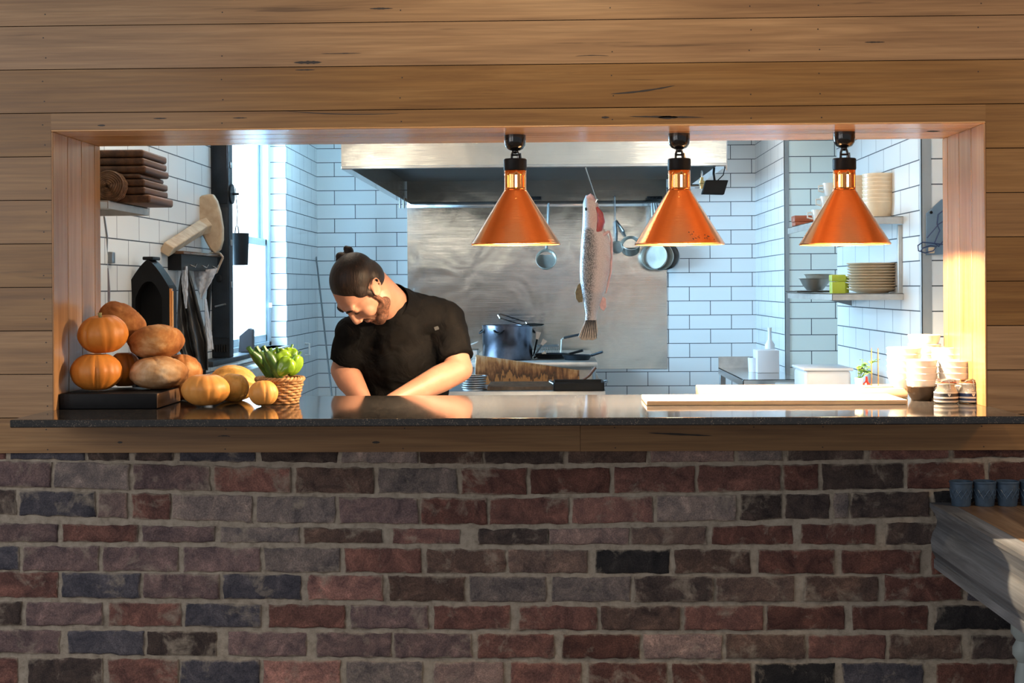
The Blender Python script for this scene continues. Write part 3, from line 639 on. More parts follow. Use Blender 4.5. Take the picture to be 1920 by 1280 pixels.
# ================================================================== LEFT END OF THE COUNTER
def on(x, Y, z=CT):     # a point at pixel column x standing on height z
    p = at(x, 600, Y); return Vector((p.x, Y, z))
bl0, bl1 = on(110, .03).x, on(294, .03).x
t = thing('chopping_block', 'thick black stained chopping block with a raw timber end, under the pumpkins', 'chopping board', ((bl0+bl1)/2, .165, CT+.0005))
hw = (bl1-bl0)/2
MB().rbox((-hw, -.135, 0), (hw-.003, .135, .046), .003).build('board', M['block'], t)
MB().rbox((hw-.003, -.132, .002), (hw, .132, .0445), .001).build('end_grain', M['endgrain'], t)
BT = CT+.0468
def pumpkin(name, label, px, Y, z, wpx, hpx, ribs=10, mat='pumpkin', depth=.085, stem=.018, tilt=(0,0), rz=0, group='pumpkins piled on the counter', lean=0, elong=1.0):
    s = pxm(Y); R = wpx/s/2; H = hpx/s/2
    p = on(px, Y, z)
    t = thing(name, label, 'pumpkin', (p.x, Y, z), rz, group)
    def fn(d, q):
        a = math.atan2(d.y, d.x); rib = abs(math.cos(a*ribs/2))**.38
        k = 1-depth*(1-rib)*min(1, math.hypot(d.x, d.y)*1.6)
        k *= 1+.025*fbm((d.x+px, d.y, d.z), 1.6, 2)
        r = math.hypot(d.x, d.y)
        q = Vector((q.x*k, q.y*k, q.z))
        q.z -= math.copysign(H*.22*max(0, 1-r*2.2), d.z)
        return q
    Rm = rotm(tilt[0], tilt[1], 0)
    MB().ell((0, 0, H), (R, R*elong, H), Rm, 72, 28, fn=fn).build('flesh', M[mat], t, smooth=70)
    if stem:
        a = Rm @ Vector((0, 0, H*.72)); c = Vector((0, 0, H))+a; u = (Rm @ Vector((lean, 0, 1))).normalized()
        MB().tube([c, c+u*stem*.5, c+u*stem+Vector((stem*.25, 0, 0))], [.0075, .0052, .0062], 9).build('stem', M['stem'], t)
    return t
pumpkin('pumpkin', 'orange pumpkin sitting directly on the black block, at the bottom of the left pile', 180, .125, BT, 97, 74, 14, rz=.3, stem=.006)
pumpkin('pumpkin', 'orange pumpkin balanced on top of another at the left jamb', 193, .15, BT+.113, 94, 76, 13, rz=1.1, stem=.026, lean=-.5, tilt=(0, -.12))
pumpkin('pumpkin', 'small orange pumpkin half hidden behind the two stacked ones', 233, .27, BT, 62, 70, 10, rz=.6, stem=0)
pumpkin('pumpkin', 'large pale orange pumpkin at the front, lying on the granite before the bread', 385, .105, CT+.0004, 91, 63, 12, 'pumpkin2', rz=.2, stem=.003, depth=.045)
pumpkin('pumpkin', 'mottled yellow pumpkin squeezed between the pale pumpkin and the smallest one', 437, .225, CT+.0004, 58, 58, 10, 'squash', rz=.9, stem=.004, tilt=(0,.15))
pumpkin('pumpkin', 'smallest orange pumpkin, in front of the wicker basket', 493, .10, CT+.0004, 56, 50, 10, 'pumpkin2', rz=.4, stem=.008, tilt=(-.2, 0))
# elongated squash behind
Y = .335; p = on(442, Y, CT+.0004); s = pxm(Y)
t = thing('squash', 'oblong yellow and green squash lying behind the small pumpkins', 'squash', (p.x, Y, CT+.0004))
def fn(d, q):
    a = math.atan2(d.z, d.y); return Vector((q.x, q.y, q.z))*(1+.05*math.cos(a*9))*(1-.12*d.x)
MB().ell((0, 0, .055), (.075, .05, .055), rotm(0, .12, 0), 56, 28, fn=fn).build('flesh', M['squash'], t, smooth=70)
MB().tube([(-.068, 0, .064), (-.08, 0, .072), (-.088, -.002, .082)], [.008, .006, .008], 9).build('stem', M['leaf'], t)
def loaf(label, px, py, Y, wpx, hpx, dep, mat='bread', tilt=0, z=None, seed=1, slash=3, yaw=0):
    s = pxm(Y); c = at(px, py, Y); rx, rz_ = wpx/s/2, hpx/s/2
    base = c.z-rz_ if z is None else z
    t = thing('bread_loaf', label, 'bread', (c.x, Y, base), 0, 'crusty loaves on the counter')
    def fn(d, q):
        n = fbm((d.x*1.5+seed*7, d.y*1.5, d.z*1.5), 1.2, 3)
        flat = .35 if d.z < -.55 else 0
        q = q*(1+.055*n+.012*fbm((d.x*6+seed, d.y*6, d.z*6), 1, 3))
        q.x = math.copysign(abs(q.x)**.92*rx**.08, q.x)
        if d.z < -.6: q.z = -rz_*(.6+ (abs(d.z)-.6)*.9)
        # long scores across the crust
        if d.z > .2 and slash: q -= Vector((0, 0, 1))*rz_*.055*math.exp(-((math.sin((d.x*1.0+d.y*.5)*slash*2+seed))/.13)**2)*min(1, d.z*2)
        return q
    MB().ell((0, 0, rz_), (rx, dep, rz_), rotm(0, tilt, yaw), 80, 44, fn=fn).build('crust', M[mat], t, smooth=80)
    return t
loaf('floury round loaf resting on the right end of the black block', 298, 698, .20, 110, 64, .085, 'bread2', 0, BT-.002, 1, 2)
loaf('brown round loaf stacked on the floury loaf', 293, 641, .24, 104, 66, .08, 'bread', -.06, None, 2, 3)
loaf('gnarled loaf leaning at the top of the pile behind the upper pumpkin', 230, 603, .315, 96, 64, .07, 'bread', .62, None, 5, 2)
loaf('dark loaf standing behind the floury loaf and the pale pumpkin', 338, 705, .34, 84, 88, .07, 'bread', .3, CT, 4, 2)
# wicker basket and its vegetables
Y = .215; p = on(524, Y, CT+.0004); s = pxm(Y); RB, HB = 43/s, 51/s
t = thing('wicker_basket', 'small round golden wicker basket filled with zucchinis and green peppers', 'basket', (p.x, Y, CT+.0004))
b = MB(); NST = 22
for j in range(9):
    z = .004+HB*.84*j/8; r = RB*(.74+.24*(j/8)**.8)
    pts = []
    for k in range(NST*4):
        a = 2*PI*k/(NST*4); pts.append(((r+.0035*math.sin(a*NST/2+PI*j))*math.cos(a), (r+.0035*math.sin(a*NST/2+PI*j))*math.sin(a), z))
    b.tube(pts, .0042, 7, closed=True)
b.build('woven_wall', M['wicker'], t)
b = MB()
for k in range(NST):
    a = 2*PI*(k+.5)/NST; b.tube([(RB*.72*math.cos(a), RB*.72*math.sin(a), .002), (RB*.98*math.cos(a), RB*.98*math.sin(a), HB*.9)], .003, 6)
b.build('stakes', M['wicker'], t)
b = MB()
for q in range(3):
    pts = []
    for k in range(90):
        a = 2*PI*k/90; u = a*11+q*2*PI/3; pts.append(((RB*.985+.005*math.cos(u))*math.cos(a), (RB*.985+.005*math.cos(u))*math.sin(a), HB*.9+.005*math.sin(u)))
    b.tube(pts, .0042, 7, closed=True)
b.build('rim', M['wicker'], t)
MB().lathe([(.001, .001), (RB*.73, .001), (RB*.73, .005), (.001, .005)], 32).build('bottom', M['wicker'], t)
bx, bz = p.x, CT+HB
def zucchini(label, a, c, r=.016):
    a, c = Vector(a), Vector(c); t = thing('zucchini', label, 'zucchini', tuple(a), 0, 'zucchinis in the wicker basket')
    d = c-a; n = 12; pts = []; rad = []
    for i in range(n+1):
        u = i/n; pts.append(d*u+Vector((0, 0, .006*math.sin(PI*u)))); rad.append(r*(.35+.65*min(1, (u*6)**.6))*(1 if u < .75 else 1-.42*(u-.75)/.25))
    b = MB(); b.tube(pts, rad, 14); b.build('body', M['zucchini'], t, smooth=60)
    e = d.normalized(); MB().tube([d-e*.003, d+e*.012, d+e*.02], [r*.55, r*.42, r*.5], 6).build('stem', M['leaf'], t)
    return t
def pt(px, py, Y): return at(px, py, Y)
zucchini('zucchini reaching furthest left out of the basket', pt(512, 712, .21), pt(472, 660, .15))
zucchini('zucchini pointing up and left, second from the left in the basket', pt(517, 712, .19), pt(486, 660, .17))
zucchini('zucchini at the front of the basket, beside the peppers', pt(527, 712, .155), pt(499, 659, .135), .015)
zucchini('upright zucchini at the back of the basket against the peppers', pt(526, 712, .235), pt(510, 664, .23), .014)
def pepper(label, px, py, Y, wpx, hpx, rz, seed, tilt):
    s = pxm(Y); p = at(px, py, Y); t = thing('green_pepper', label, 'pepper', tuple(p), rz, 'green peppers in the wicker basket')
    R, H = wpx/s/2, hpx/s/2
    def fn(d, q):
        a = math.atan2(d.y, d.x); k = (1+.16*math.cos(3*a+seed)-.04*math.cos(6*a))*(1+.22*d.z)*(1+.1*fbm((d.x+seed, d.y, d.z), 1.5, 2)); return Vector((q.x*k, q.y*k, q.z-(H*.28 if d.z > 0 else 0)*max(0, 1-2.2*math.hypot(d.x, d.y))))
    Rm = rotm(*tilt)
    MB().ell((0, 0, 0), (R, R, H), Rm, 40, 24, fn=fn).build('flesh', M['pepper'], t, smooth=70)
    c = Rm @ Vector((0, 0, H*.7)); u = Rm @ Vector((.2, 0, 1)); MB().tube([c, c+u*.01, c+u*.02], [.007, .004, .0045], 8).build('stem', M['leaf'], t)
pepper('light green pepper at the top of the basket', 527, 672, .20, 34, 42, .3, 1, (.5, -.5, 0))
pepper('light green pepper at the right rim of the basket', 551, 684, .20, 28, 46, 1.2, 2, (.3, .35, 0))
pepper('light green pepper in front between the zucchinis and the right rim', 536, 688, .15, 32, 42, 2.2, 3, (.7, -.2, 0))
pepper('light green pepper at the back of the basket', 543, 668, .245, 28, 36, .9, 4, (-.2, .4, 0))
# ================================================================== RIGHT END OF THE COUNTER
xa, xb = on(1212, .06).x, on(1702, .06).x
t = thing('serving_board', 'thin scrubbed timber board lying at the front of the pass under the lamps', 'board', ((xa+xb)/2, .195, CT+.0004))
MB().rbox((-(xb-xa)/2, -.125, 0), ((xb-xa)/2, .125, .0145), .002).build('plank', M['passboard'], t)
xa2, xb2 = on(1315, .32).x, on(1702, .32).x
t = thing('serving_board', 'thicker timber board set behind the thin one on the pass', 'board', ((xa2+xb2)/2, .418, CT+.0004))
MB().rbox((-(xb2-xa2)/2, -.095, 0), ((xb2-xa2)/2, .095, .031), .003).build('plank', M['passboard'], t)
RBZ = CT+.0318
# bowls
def bowl_mesh(R, H, mat, name='bowl'):
    b = MB(); t_ = .0035
    prof = [(.001, .004), (R*.55, .0035), (R*.56, 0), (R*.63, 0), (R*.66, .004), (R*.80, H*.30), (R*.92, H*.62), (R*.97, H*.9), (R, H-.002), (R-.001, H), (R-t_, H-.001), (R*.92-t_, H*.62), (R*.78-t_, H*.30), (R*.6, .0085), (.001, .0085)]
    return b.lathe(prof, 48).build(name, M[mat], smooth=50)
def stack(px, Y, rim_py, wpx, n, where, gap=None, dark=False, z0=CT+.0004, name='bowl', mat='white', kind='white bowl', group='white bowls stacked at the right jamb', H=None):
    s = pxm(Y); p = at(px, rim_py, Y); R = wpx/s/2; top = p.z; H = H or R*.95
    gap = (top-H-z0)/(n-1) if n > 1 else 0
    src = None
    for i in range(n):     # i = 0 is the topmost
        lab = f'{kind}, {ORD[i]} {where}' if i < n-1 else f'{kind} at the bottom {where}'
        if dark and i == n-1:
            o = bowl_mesh(R, H, 'bowlshade', name); o['label'] = f'white bowl with painted shade at the bottom {where}'; 
        elif src is None: o = bowl_mesh(R, H, mat, name); src = o; o['label'] = lab
        else: o = dup(src, (0,0,0), label=lab)
        o['category'] = 'bowl'; o['group'] = group
        o.location = (p.x, Y, z0+gap*(n-1-i))
        o.rotation_euler = (0, 0, i*1.3)
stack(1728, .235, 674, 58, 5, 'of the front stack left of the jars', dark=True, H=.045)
stack(1793, .225, 675, 66, 5, 'of the stack right behind the two jars', H=.05)
stack(1695, .36, 651, 64, 5, 'of the leftmost stack of white bowls', z0=CT+.0004 if False else RBZ, H=.05)
stack(1733, .465, 627, 60, 6, 'of the tallest white stack at the back', H=.045)
stack(1779, .385, 650, 66, 6, 'of the back stack against the right jamb', H=.05)
# jars
def jar(px, label, mat, mark):
    Y = .125; p = on(px, Y); s = pxm(Y); R = 21.5/s; H = 45/s
    t = thing('clip_top_jar', label, 'jar', (p.x, Y, CT+.0004), 0, 'clip top jars by the right jamb')
    b = MB(); prof = [(.001, .0), (R*.93, 0), (R, .004), (R, H*.50), (R*.96, H*.58), (R*.78, H*.68), (R*.76, H*.86), (R*.80, H*.88)]
    b.lathe(prof, 40); b.build('glass', M['glass'], t, smooth=50, solid=.0012)
    MB().lathe([(.001, .003), (R*.92, .003), (R*.94, H*.48), (R*.72, H*.68), (R*.70, H*.8), (.001, H*.8)], 36).build('contents', M['preserve'], t)
    MB().lathe([(.001, H*.88), (R*.84, H*.88), (R*.86, H*.92), (R*.84, H*.97), (R*.6, H), (.001, H)], 36).build('lid', M['glass'], t, smooth=50)
    MB().lathe([(R*.80, H*.845), (R*.88, H*.845), (R*.88, H*.885), (R*.80, H*.885)], 36, closed_prof=True).build('rubber_seal', M['terracotta'], t)
    b = MB(); pts = [(R*.9*math.cos(a), R*.9*math.sin(a), H*.80) for a in np.linspace(0, 2*PI, 40, endpoint=False)]
    b.tube(pts, .0011, 6, closed=True)
    b.tube([(-R*.9, 0, H*.8), (-R*.5, -R*.75, H*.93), (0, -R*.86, H*.98), (R*.5, -R*.75, H*.93), (R*.9, 0, H*.8)], .0011, 6)
    b.tube([(0, -R*.86, H*.98), (R*.06, -R*.98, H*.75), (R*.12, -R*1.0, H*.6), (-R*.2, -R*1.02, H*.56)], .0012, 6)
    b.build('wire_bail', M['steel_d'], t)
    z1 = H*.48; hb = H*.40
    lb = MB().lathe([(R+.0004, H*.08), (R+.0008, H*.08), (R+.0008, z1), (R+.0004, z1)], 40, closed_prof=True).build('label_band', M['label_cream'], t)
    b = MB(); 
    for f0, f1 in ((.12, .34), (.52, .86)): b.lathe([(R+.0008, H*.08+hb*f0), (R+.0012, H*.08+hb*f0), (R+.0012, H*.08+hb*f1), (R+.0008, H*.08+hb*f1)], 40, closed_prof=True)
    b.build('label_stripe', mat, lb)
    hp = [(0, -.5), (.26, -.2), (.5, .1), (.5, .3), (.36, .46), (.14, .44), (0, .25), (-.14, .44), (-.36, .46), (-.5, .3), (-.5, .1), (-.26, -.2)]
    hz = H*.08+hb*.69; k = .0085
    MB().prism([(x*k, hz+z*k) for x, z in hp], -R-.0018, -R-.0009, 'xz').build('heart_mark', M['label_cream'], lb)
jar(1773, 'clip top jar with a black and cream label, left of the pair', M['label_black'], 1)
jar(1818, 'clip top jar with a navy and cream label, right of the pair', M['label_navy'], 2)
# docket spike, funnel, herb pot on the rear board
Y = .372
t = thing('docket_spike', 'pair of thin upright wire spikes on a small base standing on the boards', 'spike', tuple(on(1640, Y, RBZ)))
b = MB(); b.rbox((-.04, -.03, 0), (.045, .03, .005), .002); b.build('base', M['steel_d'], t)
for px_ in (1633.5, 1646):
    x = on(px_, Y).x-on(1640, Y).x; MB().tube([(x, 0, .004), (x, 0, .118), (x, 0, .126)], [.0016, .0016, .0004], 8).build('spike', M['copper_p'], t)
Y = .44
t = thing('funnel', 'small bright red plastic funnel beside the herb pot', 'funnel', tuple(on(1624, Y, RBZ)))
MB().lathe([(.0155, 0), (.0145, .003), (.005, .014), (.0035, .03), (.0025, .03), (.004, .014), (.0130, .002)], 24, closed_prof=True).build('cone', M['red'], t)
Y = .425; p = on(1610, Y, RBZ)
t = thing('potted_herb', 'leafy green herb seedling in a tiny white pot on the pass', 'plant', tuple(p))
MB().lathe([(.001, 0), (.0115, 0), (.0145, .026), (.0125, .026), (.0105, .020), (.001, .020)], 24).build('pot', M['white'], t)
b = MB(); bs = MB(); rg = random.Random(5)
def leaf(c, d, L, w_):
    x, y, z = basis(d); n = 6
    vs = []
    for i in range(n+1):
        u = i/n; w0 = w_*math.sin(PI*min(1, u*.96+.04))**.8; q = Vector(c)+z*(L*u)+Vector((0, 0, -.25*L*u*u))
        vs += [q-x*w0+y*.12*w0*2, q+Vector((0, 0, -.0006)), q+x*w0+y*.12*w0*2]
    b.add(vs, [(3*i+k, 3*i+k+1, 3*i+k+4, 3*i+k+3) for i in range(n) for k in (0, 1)])
for sx_, top in ((-.004, .045), (.012, .07), (.022, .052), (.050, .066), (.03, .03)):
    pts = [(sx_*u, .004*math.sin(u*5), .018+top*u) for u in (0, .3, .6, 1)]; bs.tube(pts, [.0014, .0012, .001, .0007], 6)
    for i in range(8):
        u = rg.uniform(.35, 1); a = rg.uniform(0, 2*PI); leaf((sx_*u, .004*math.sin(u*5), .018+top*u), (math.cos(a), math.sin(a)*.6, rg.uniform(-.1, .7)), rg.uniform(.014, .024), rg.uniform(.005, .008))
bs.build('stems', M['leaf'], t); b.build('leaves', M['leaf'], t, solid=.0004, fix=False)
# ================================================================== DINING SIDE, RIGHT: TABLE AGAINST THE BRICKS, CUPS
tx = at(1743, 942, .004).x; tz = at(1743, 942, .004).z
t = thing('side_table', 'weathered grey timber table with a moulded apron, pushed against the brick wall', 'table', (tx, 0, 0))
prof = [(.0, tz), (.0, tz-.012), (.014, tz-.030), (.022, tz-.052), (.020, tz-.068), (.008, tz-.09), (.003, tz-.112), (.006, tz-.140), (.016, tz-.160), (.016, tz-.164), (.012, tz-.166), (.012, tz-.192), (.06, tz-.192), (.06, tz-.02), (.06, tz)]
b = MB(); L0, L1 = -1.35, .006
vs = [(x, y, z) for y in (L0, L1) for x, z in prof]; n = len(prof)
b.add(vs, [tuple(range(n)), tuple(range(2*n-1, n-1, -1))]+[(i, (i+1) % n, n+(i+1) % n, n+i) for i in range(n)])
b.build('apron', M['greywood'], t, smooth=20)
b = MB(); 
for i in range(5): b.box((.061+.16*i, L0, tz-.028), (.061+.16*(i+1)-.002, L1, tz))
b.build('top', M['tabletop'], t, smooth=0)
b = MB().box((.4, L0, tz-.19), (.43, L1, tz-.03)); b.build('rail', M['greywood'], t, smooth=0)
prof = [(.001, 0), (.018, 0), (.022, .02), (.016, .05), (.024, .10), (.030, .2), (.026, .32), (.018, .36), (.032, .38), (.032, .40), (.022, .42), (.036, .44), (.036, tz-.19), (.001, tz-.19)]
src = MB().lathe(prof, 24).build('leg', plain('pale_grey_green_paint', (.34,.40,.40,1), .5, var=.1), t); src.location = (.20, -.22, 0)
for lx, ly in ((.20, -1.2), (.78, -.22), (.78, -1.2)):
    c = src.copy(); C.objects.link(c); c.parent = t; c.location = (lx, ly, 0)
def cup(px, label, first=None):
    Y = -.052; p = on(px, Y, tz+.0004)
    if first: return dup(first, tuple(p), (0, 0, random.uniform(0, 6)), label)
    t = thing('cup', label, 'cup', tuple(p), 0, 'blue enamel cups on the side table'); R, H = .0335, .071
    MB().lathe([(.001, 0), (R*.78, 0), (R*.80, .002), (R*.96, H*.88), (R*.965, H*.9), (R, H*.92), (R, H*.985), (R-.001, H), (R-.003, H*.985), (R*.93, H*.88), (R*.76, .004), (.001, .004)], 48).build('body', M['bluecup'], t, smooth=40)
    b = MB()
    for k in range(12):
        a0 = 2*PI*k/12
        for sg_ in (-1, 1):
            pts = []
            for i in range(7):
                u = i/6; a = a0+sg_*(u-.5)*.62; z = H*(.30+.40*u); r = R*(.80+.16*z/(H*.88))+.0004
                pts.append((r*math.cos(a), r*math.sin(a), z))
            b.tube(pts, .0013, 5)
    b.build('embossing', M['bluecup'], t); return t
c0 = cup(1800, 'blue enamel cup at the left end of the row on the side table')
cup(1844, 'blue enamel cup second from the left on the side table', c0)
cup(1887, 'blue enamel cup third from the left on the side table', c0)
cup(1931, 'blue enamel cup cut by the right edge of the picture', c0)
# ================================================================== LEFT WALL OF THE KITCHEN
Pf = at(280, 390.5, .95); SZ = Pf.z
t = thing('wall_shelf', 'grey steel shelf on the left tiled wall carrying dark wooden boards', 'shelf', (KL, .71, SZ))
w_ = Pf.x-KL
b = MB(); b.box((.002, -.24, -.004), (w_, .24, 0)); b.box((w_-.004, -.24, -.027), (w_, .24, 0)); b.box((.002, .236, -.027), (w_, .24, 0)); b.build('tray', M['steel_w'], t, bevel=.001)
z = SZ+.0005; edges = [283, 273, 273, 265, 275, 271, 271]; th = [.031, .027, .0265, .019, .027, .027, .028]
names = ['wide board', 'board', 'board', 'short board', 'board', 'board', 'board']
for i in range(7):
    xr = at(edges[i], 340, .64).x; t = thing('serving_board', f'dark wooden serving board, {ORD[6-i]} of the stack on the left wall shelf', 'board', ((KL+.012+xr)/2, .78, z), 0, 'wooden boards stacked on the left shelf')
    hw = (xr-KL-.012)/2; MB().rbox((-hw, -.15, 0), (hw, .15, th[i]-.002), .008, seg=3).build('board', M['boardwood'], t, smooth=50); z += th[i]
p = at(204, 347, .545); rr = .05
t = thing('wicker_basket', 'small dark woven basket lying on its side before the wooden boards', 'basket', (p.x, .545, SZ+.0535))
b = MB(); pts = []
for k in range(260): a = 2*PI*k/40; r = .006+.044*k/260; pts.append((r*math.cos(a), .004*math.sin(a*4)-.02+.02*(r/.05), r*math.sin(a)))
b.tube(pts, .0046, 7); b.build('coil', M['wicker_d'], t)
b = MB()
for j in range(5): b.tube([((.047+.0025*math.sin(k*1.3+j*PI))*math.cos(2*PI*k/40), .006+j*.009, (.047+.0025*math.sin(k*1.3+j*PI))*math.sin(2*PI*k/40)) for k in range(40)], .0045, 6, closed=True)
b.build('side', M['wicker_d'], t)
# hanging tool at the jamb
p = at(203, 483, 1.22)
t = thing('utensil_hook', 'small grey hook block on the left tiles with a rod and a hanging grey blade', 'hook', tuple(p))
MB().rbox((-.012, -.02, -.022), (.022, .02, .022), .004).build('hook_block', M['steel_d'], t)
q = at(195, 405, 1.15)-p; q2 = at(207, 566, 1.2)-p
MB().tube([q, q*.5+Vector((.004, 0, 0)), (0, -.022, .0), (.004, -.022, -.05)], .004, 8).build('rod', M['steel_d'], t)
MB().prism([(.002, -.04), (.008, -.04), (.014, -.12), (.013, q2.z), (.0, q2.z), (-.001, -.12)], -.026, -.021, 'xz').build('blade', plain('mauve_grey_blade', (.22,.20,.23,1), .4), t)
# black arched oven
OY = 1.5; p0, p1 = at(237, 600, OY), at(318, 600, OY); cx = (p0.x+p1.x)/2; hw = (p1.x-p0.x)/2; zt = at(284, 481, OY).z
t = thing('arched_oven', 'black metal oven with a pointed arched mouth standing behind the bread', 'oven', (cx, OY, .9005))
def arch(k, top, n=18, sh=.55): 
    pts = [(-hw*k, .0)]
    for i in range(n+1):
        u = i/n*2-1; x = u*hw*k; z = top-.115*k*(abs(u)**1.35 if k > .8 else abs(u)**2.2); pts.append((x, z))
    pts.append((hw*k, 0)); return pts
H = zt-.9; out = arch(1, H-.012); inn = arch(.62, H-.10)
b = MB(); n = len(out); dep = .11
vs = [(x, 0, z) for x, z in out]+[(x, .012, z) for x, z in inn]+[(x, dep, z) for x, z in out]+[(x, dep-.02, z) for x, z in inn]
fs = [(i, i+1, n+i+1, n+i) for i in range(n-1)]+[(i+1, i, 2*n+i, 2*n+i+1) for i in range(n-1)]+[(n+i, n+i+1, 3*n+i+1, 3*n+i) for i in range(n-1)]+[tuple(range(3*n-1, 2*n-1, -1)), tuple(range(3*n, 4*n))]+[(0, n, 3*n, 2*n), (n-1, 2*n+n-1, 3*n+n-1, n+n-1)]
b.add(vs, fs); b.build('shell', M['black'], t, smooth=45)
MB().rbox((-.022, .0, H-.014), (.022, dep, H), .004).build('ridge_cap', M['black'], t)
b = MB(); b.box((hw, .0, 0), (hw+.008, .02, H-.13)); b.tube([(hw+.006, .01, 0), (hw+.006, .01, H-.14)], .008, 10); b.ell((hw+.008, 0, H-.33), .014, seg=14, ring=8); b.build('edge_strip', M['copper_p'].copy(), t)
b = MB(); b.box((-hw-.006, -.004, 0), (-hw+.02, .0, H-.14)); b.build('side_flange', M['iron'], t)
# left bench carrying it (front hidden behind the counter)
t = thing('steel_bench', 'grey steel bench along the left tiled wall below the window', 'bench', (KL, 0, 0))
b = MB(); b.box((.005, .62, .865), (.55, 2.3, .9)); b.build('bench_top', M['steel_w'], t, bevel=.004)
b = MB(); b.box((.005, 2.3, .1), (.13, 4.6, .99)); b.build('cabinet', M['steel_w'], t, bevel=.004)
for lx in (.05, .5):
    for ly in (.68, 2.2): MB().tube([(lx, ly, 0), (lx, ly, .866)], .02, 12).build('leg', M['steel_d'], t)
# narrow shelf with the paddle
p = at(345, 470, 2.05); sz = p.z; xo = p.x-KL
t = thing('wall_rack', 'narrow brown topped wall rack with a black front and a triangular end bracket', 'rack', (KL, 2.4, sz))
MB().rbox((.001, -.35, -.014), (xo, .35, 0), .003).build('rack_top', plain('brown_lacquer', (.10,.055,.03,1), .2), t)
MB().box((.001, -.35, -.085), (xo-.012, .33, -.015)).build('rack_front', M['black'], t, smooth=0)
b = MB(); e = xo+.006
for a_, c_ in (((.005, -.01), (.03, .005)), ((.03, .005), (e-.006, .005)), ((e-.006, .005), (e+.01, -.015)), ((e+.01, -.015), (.055, -.09)), ((.055, -.09), (.03, -.09)), ((.03, -.09), (.005, -.01))): b.tube([(a_[0], .33, a_[1]), (c_[0], .33, c_[1])], .006, 8)
b.build('end_bracket', plain('pale_bracket_wood', (.42,.32,.24,1), .5), t)
for i, yy in enumerate((-.2, .02, .22)): 
    MB().tube([(xo-.012, yy, -.06), (xo+.012, yy, -.07), (xo+.018, yy, -.055)], .003, 6).build('hook', M['steel_p'], t)
p = at(396, 420, 2.66)
t = thing('wooden_paddle', 'pale scrubbed wooden paddle with a broad curved head leaning on the rack', 'paddle', (p.x, 2.66, sz+.001))
def hp(px, py): q = at(px, py, 2.66); return (q.x-p.x, q.z-sz)
head = [hp(*q) for q in ((374, 372), (380, 365), (400, 362), (408, 375), (414, 395), (419, 425), (419, 448), (414, 466), (405, 474), (396, 466), (388, 452), (382, 440), (373, 430))]
m_ = min(z for x, z in head); head = [(x, z-m_) for x, z in head]
MB().prism(head, -.03, .02, 'xz').build('head', M['pale'], t, bevel=.008)
q0, q1 = at(376, 425, 2.55)-p, at(312, 466, 1.94)-p
q0.z += p.z-sz-m_; q1.z += p.z-sz-m_
b = MB(); b.tube([q0+Vector((.03, .03, .012)), q0, q1], [.040, .038, .034], 4); b.build('handle', M['pale'], t, bevel=.004)
# garments hanging from the rack
def cloth(name, label, cat, left, right, Y, mat, folds=5, amp=.018, seed=1, group=None, th=.004, thick=.02):
    'left/right: outline pixels from top to bottom'
    p = at((left[0][0]+right[0][0])/2, left[0][1], Y); t = thing(name, label, cat, tuple(p), 0, group)
    def pick(ps, v):
        ys = [q[1] for q in ps]; y = ys[0]+(ys[-1]-ys[0])*v
        for i in range(len(ps)-1):
            if y <= ps[i+1][1] or i == len(ps)-2: k = (y-ps[i][1])/max(1e-6, ps[i+1][1]-ps[i][1]); return ps[i][0]+(ps[i+1][0]-ps[i][0])*k, y
    def make(sgn):
        def fn(u, v):
            xl, yl = pick(left, v); xr, yr = pick(right, v); q = at(xl+(xr-xl)*u, yl+(yr-yl)*u, Y)-p
            d = amp*(.25+.75*v)*math.sin(u*folds*PI+seed+.9*math.sin(v*3+seed))+.008*fbm((u*3, v*5, seed), 1.5, 3)
            q.y += d+sgn*thick*math.sin(PI*u)**.6; return q
        return fn
    b = MB(); b.grid(make(-1), 48, 40); b.grid(make(1), 48, 40)
    b.build('fabric', mat, t, smooth=80, solid=th, fix=False); return t
xw = 2.2
cloth('leather_apron', 'long creased black leather apron hanging below the wall rack', 'apron', [(343, 500), (334, 540), (331, 600), (333, 650), (352, 694)], [(352, 499), (366, 545), (378, 590), (390, 640), (390, 694)], 2.18, M['leather'], 5, .022, 1.2)
t2 = cloth('apron_strap', 'pale grey strap looped over the black leather apron', 'strap', [(340, 500), (341, 530), (345, 560), (348, 578)], [(351, 499), (352, 530), (351, 560), (349, 578)], 2.12, M['linen'], 1, .004, .2, thick=.006)
cloth('tea_towel', 'grey white cloth draped in a triangle from the end of the rack', 'cloth', [(364, 508), (366, 530), (372, 548), (377, 560)], [(408, 503), (396, 530), (385, 548), (379, 560)], 2.5, M['linen'], 3, .012, 2.2, thick=.008)
cloth('tea_towel', 'pale cloth hanging low at the right edge of the leather apron', 'cloth', [(384, 560), (384, 600), (388, 655)], [(386, 560), (394, 610), (400, 655)], 2.45, M['linen'], 2, .008, 3.1, thick=.006)
t = thing('pole', 'thin dark pole leaning between the leather apron and the iron cabinet', 'pole', tuple(at(394, 520, 2.62)))
q = at(386, 640, 2.62)-at(394, 520, 2.62); MB().tube([(0, 0, 0), q, q*1.6], .011, 10).build('shaft', M['black'], t)
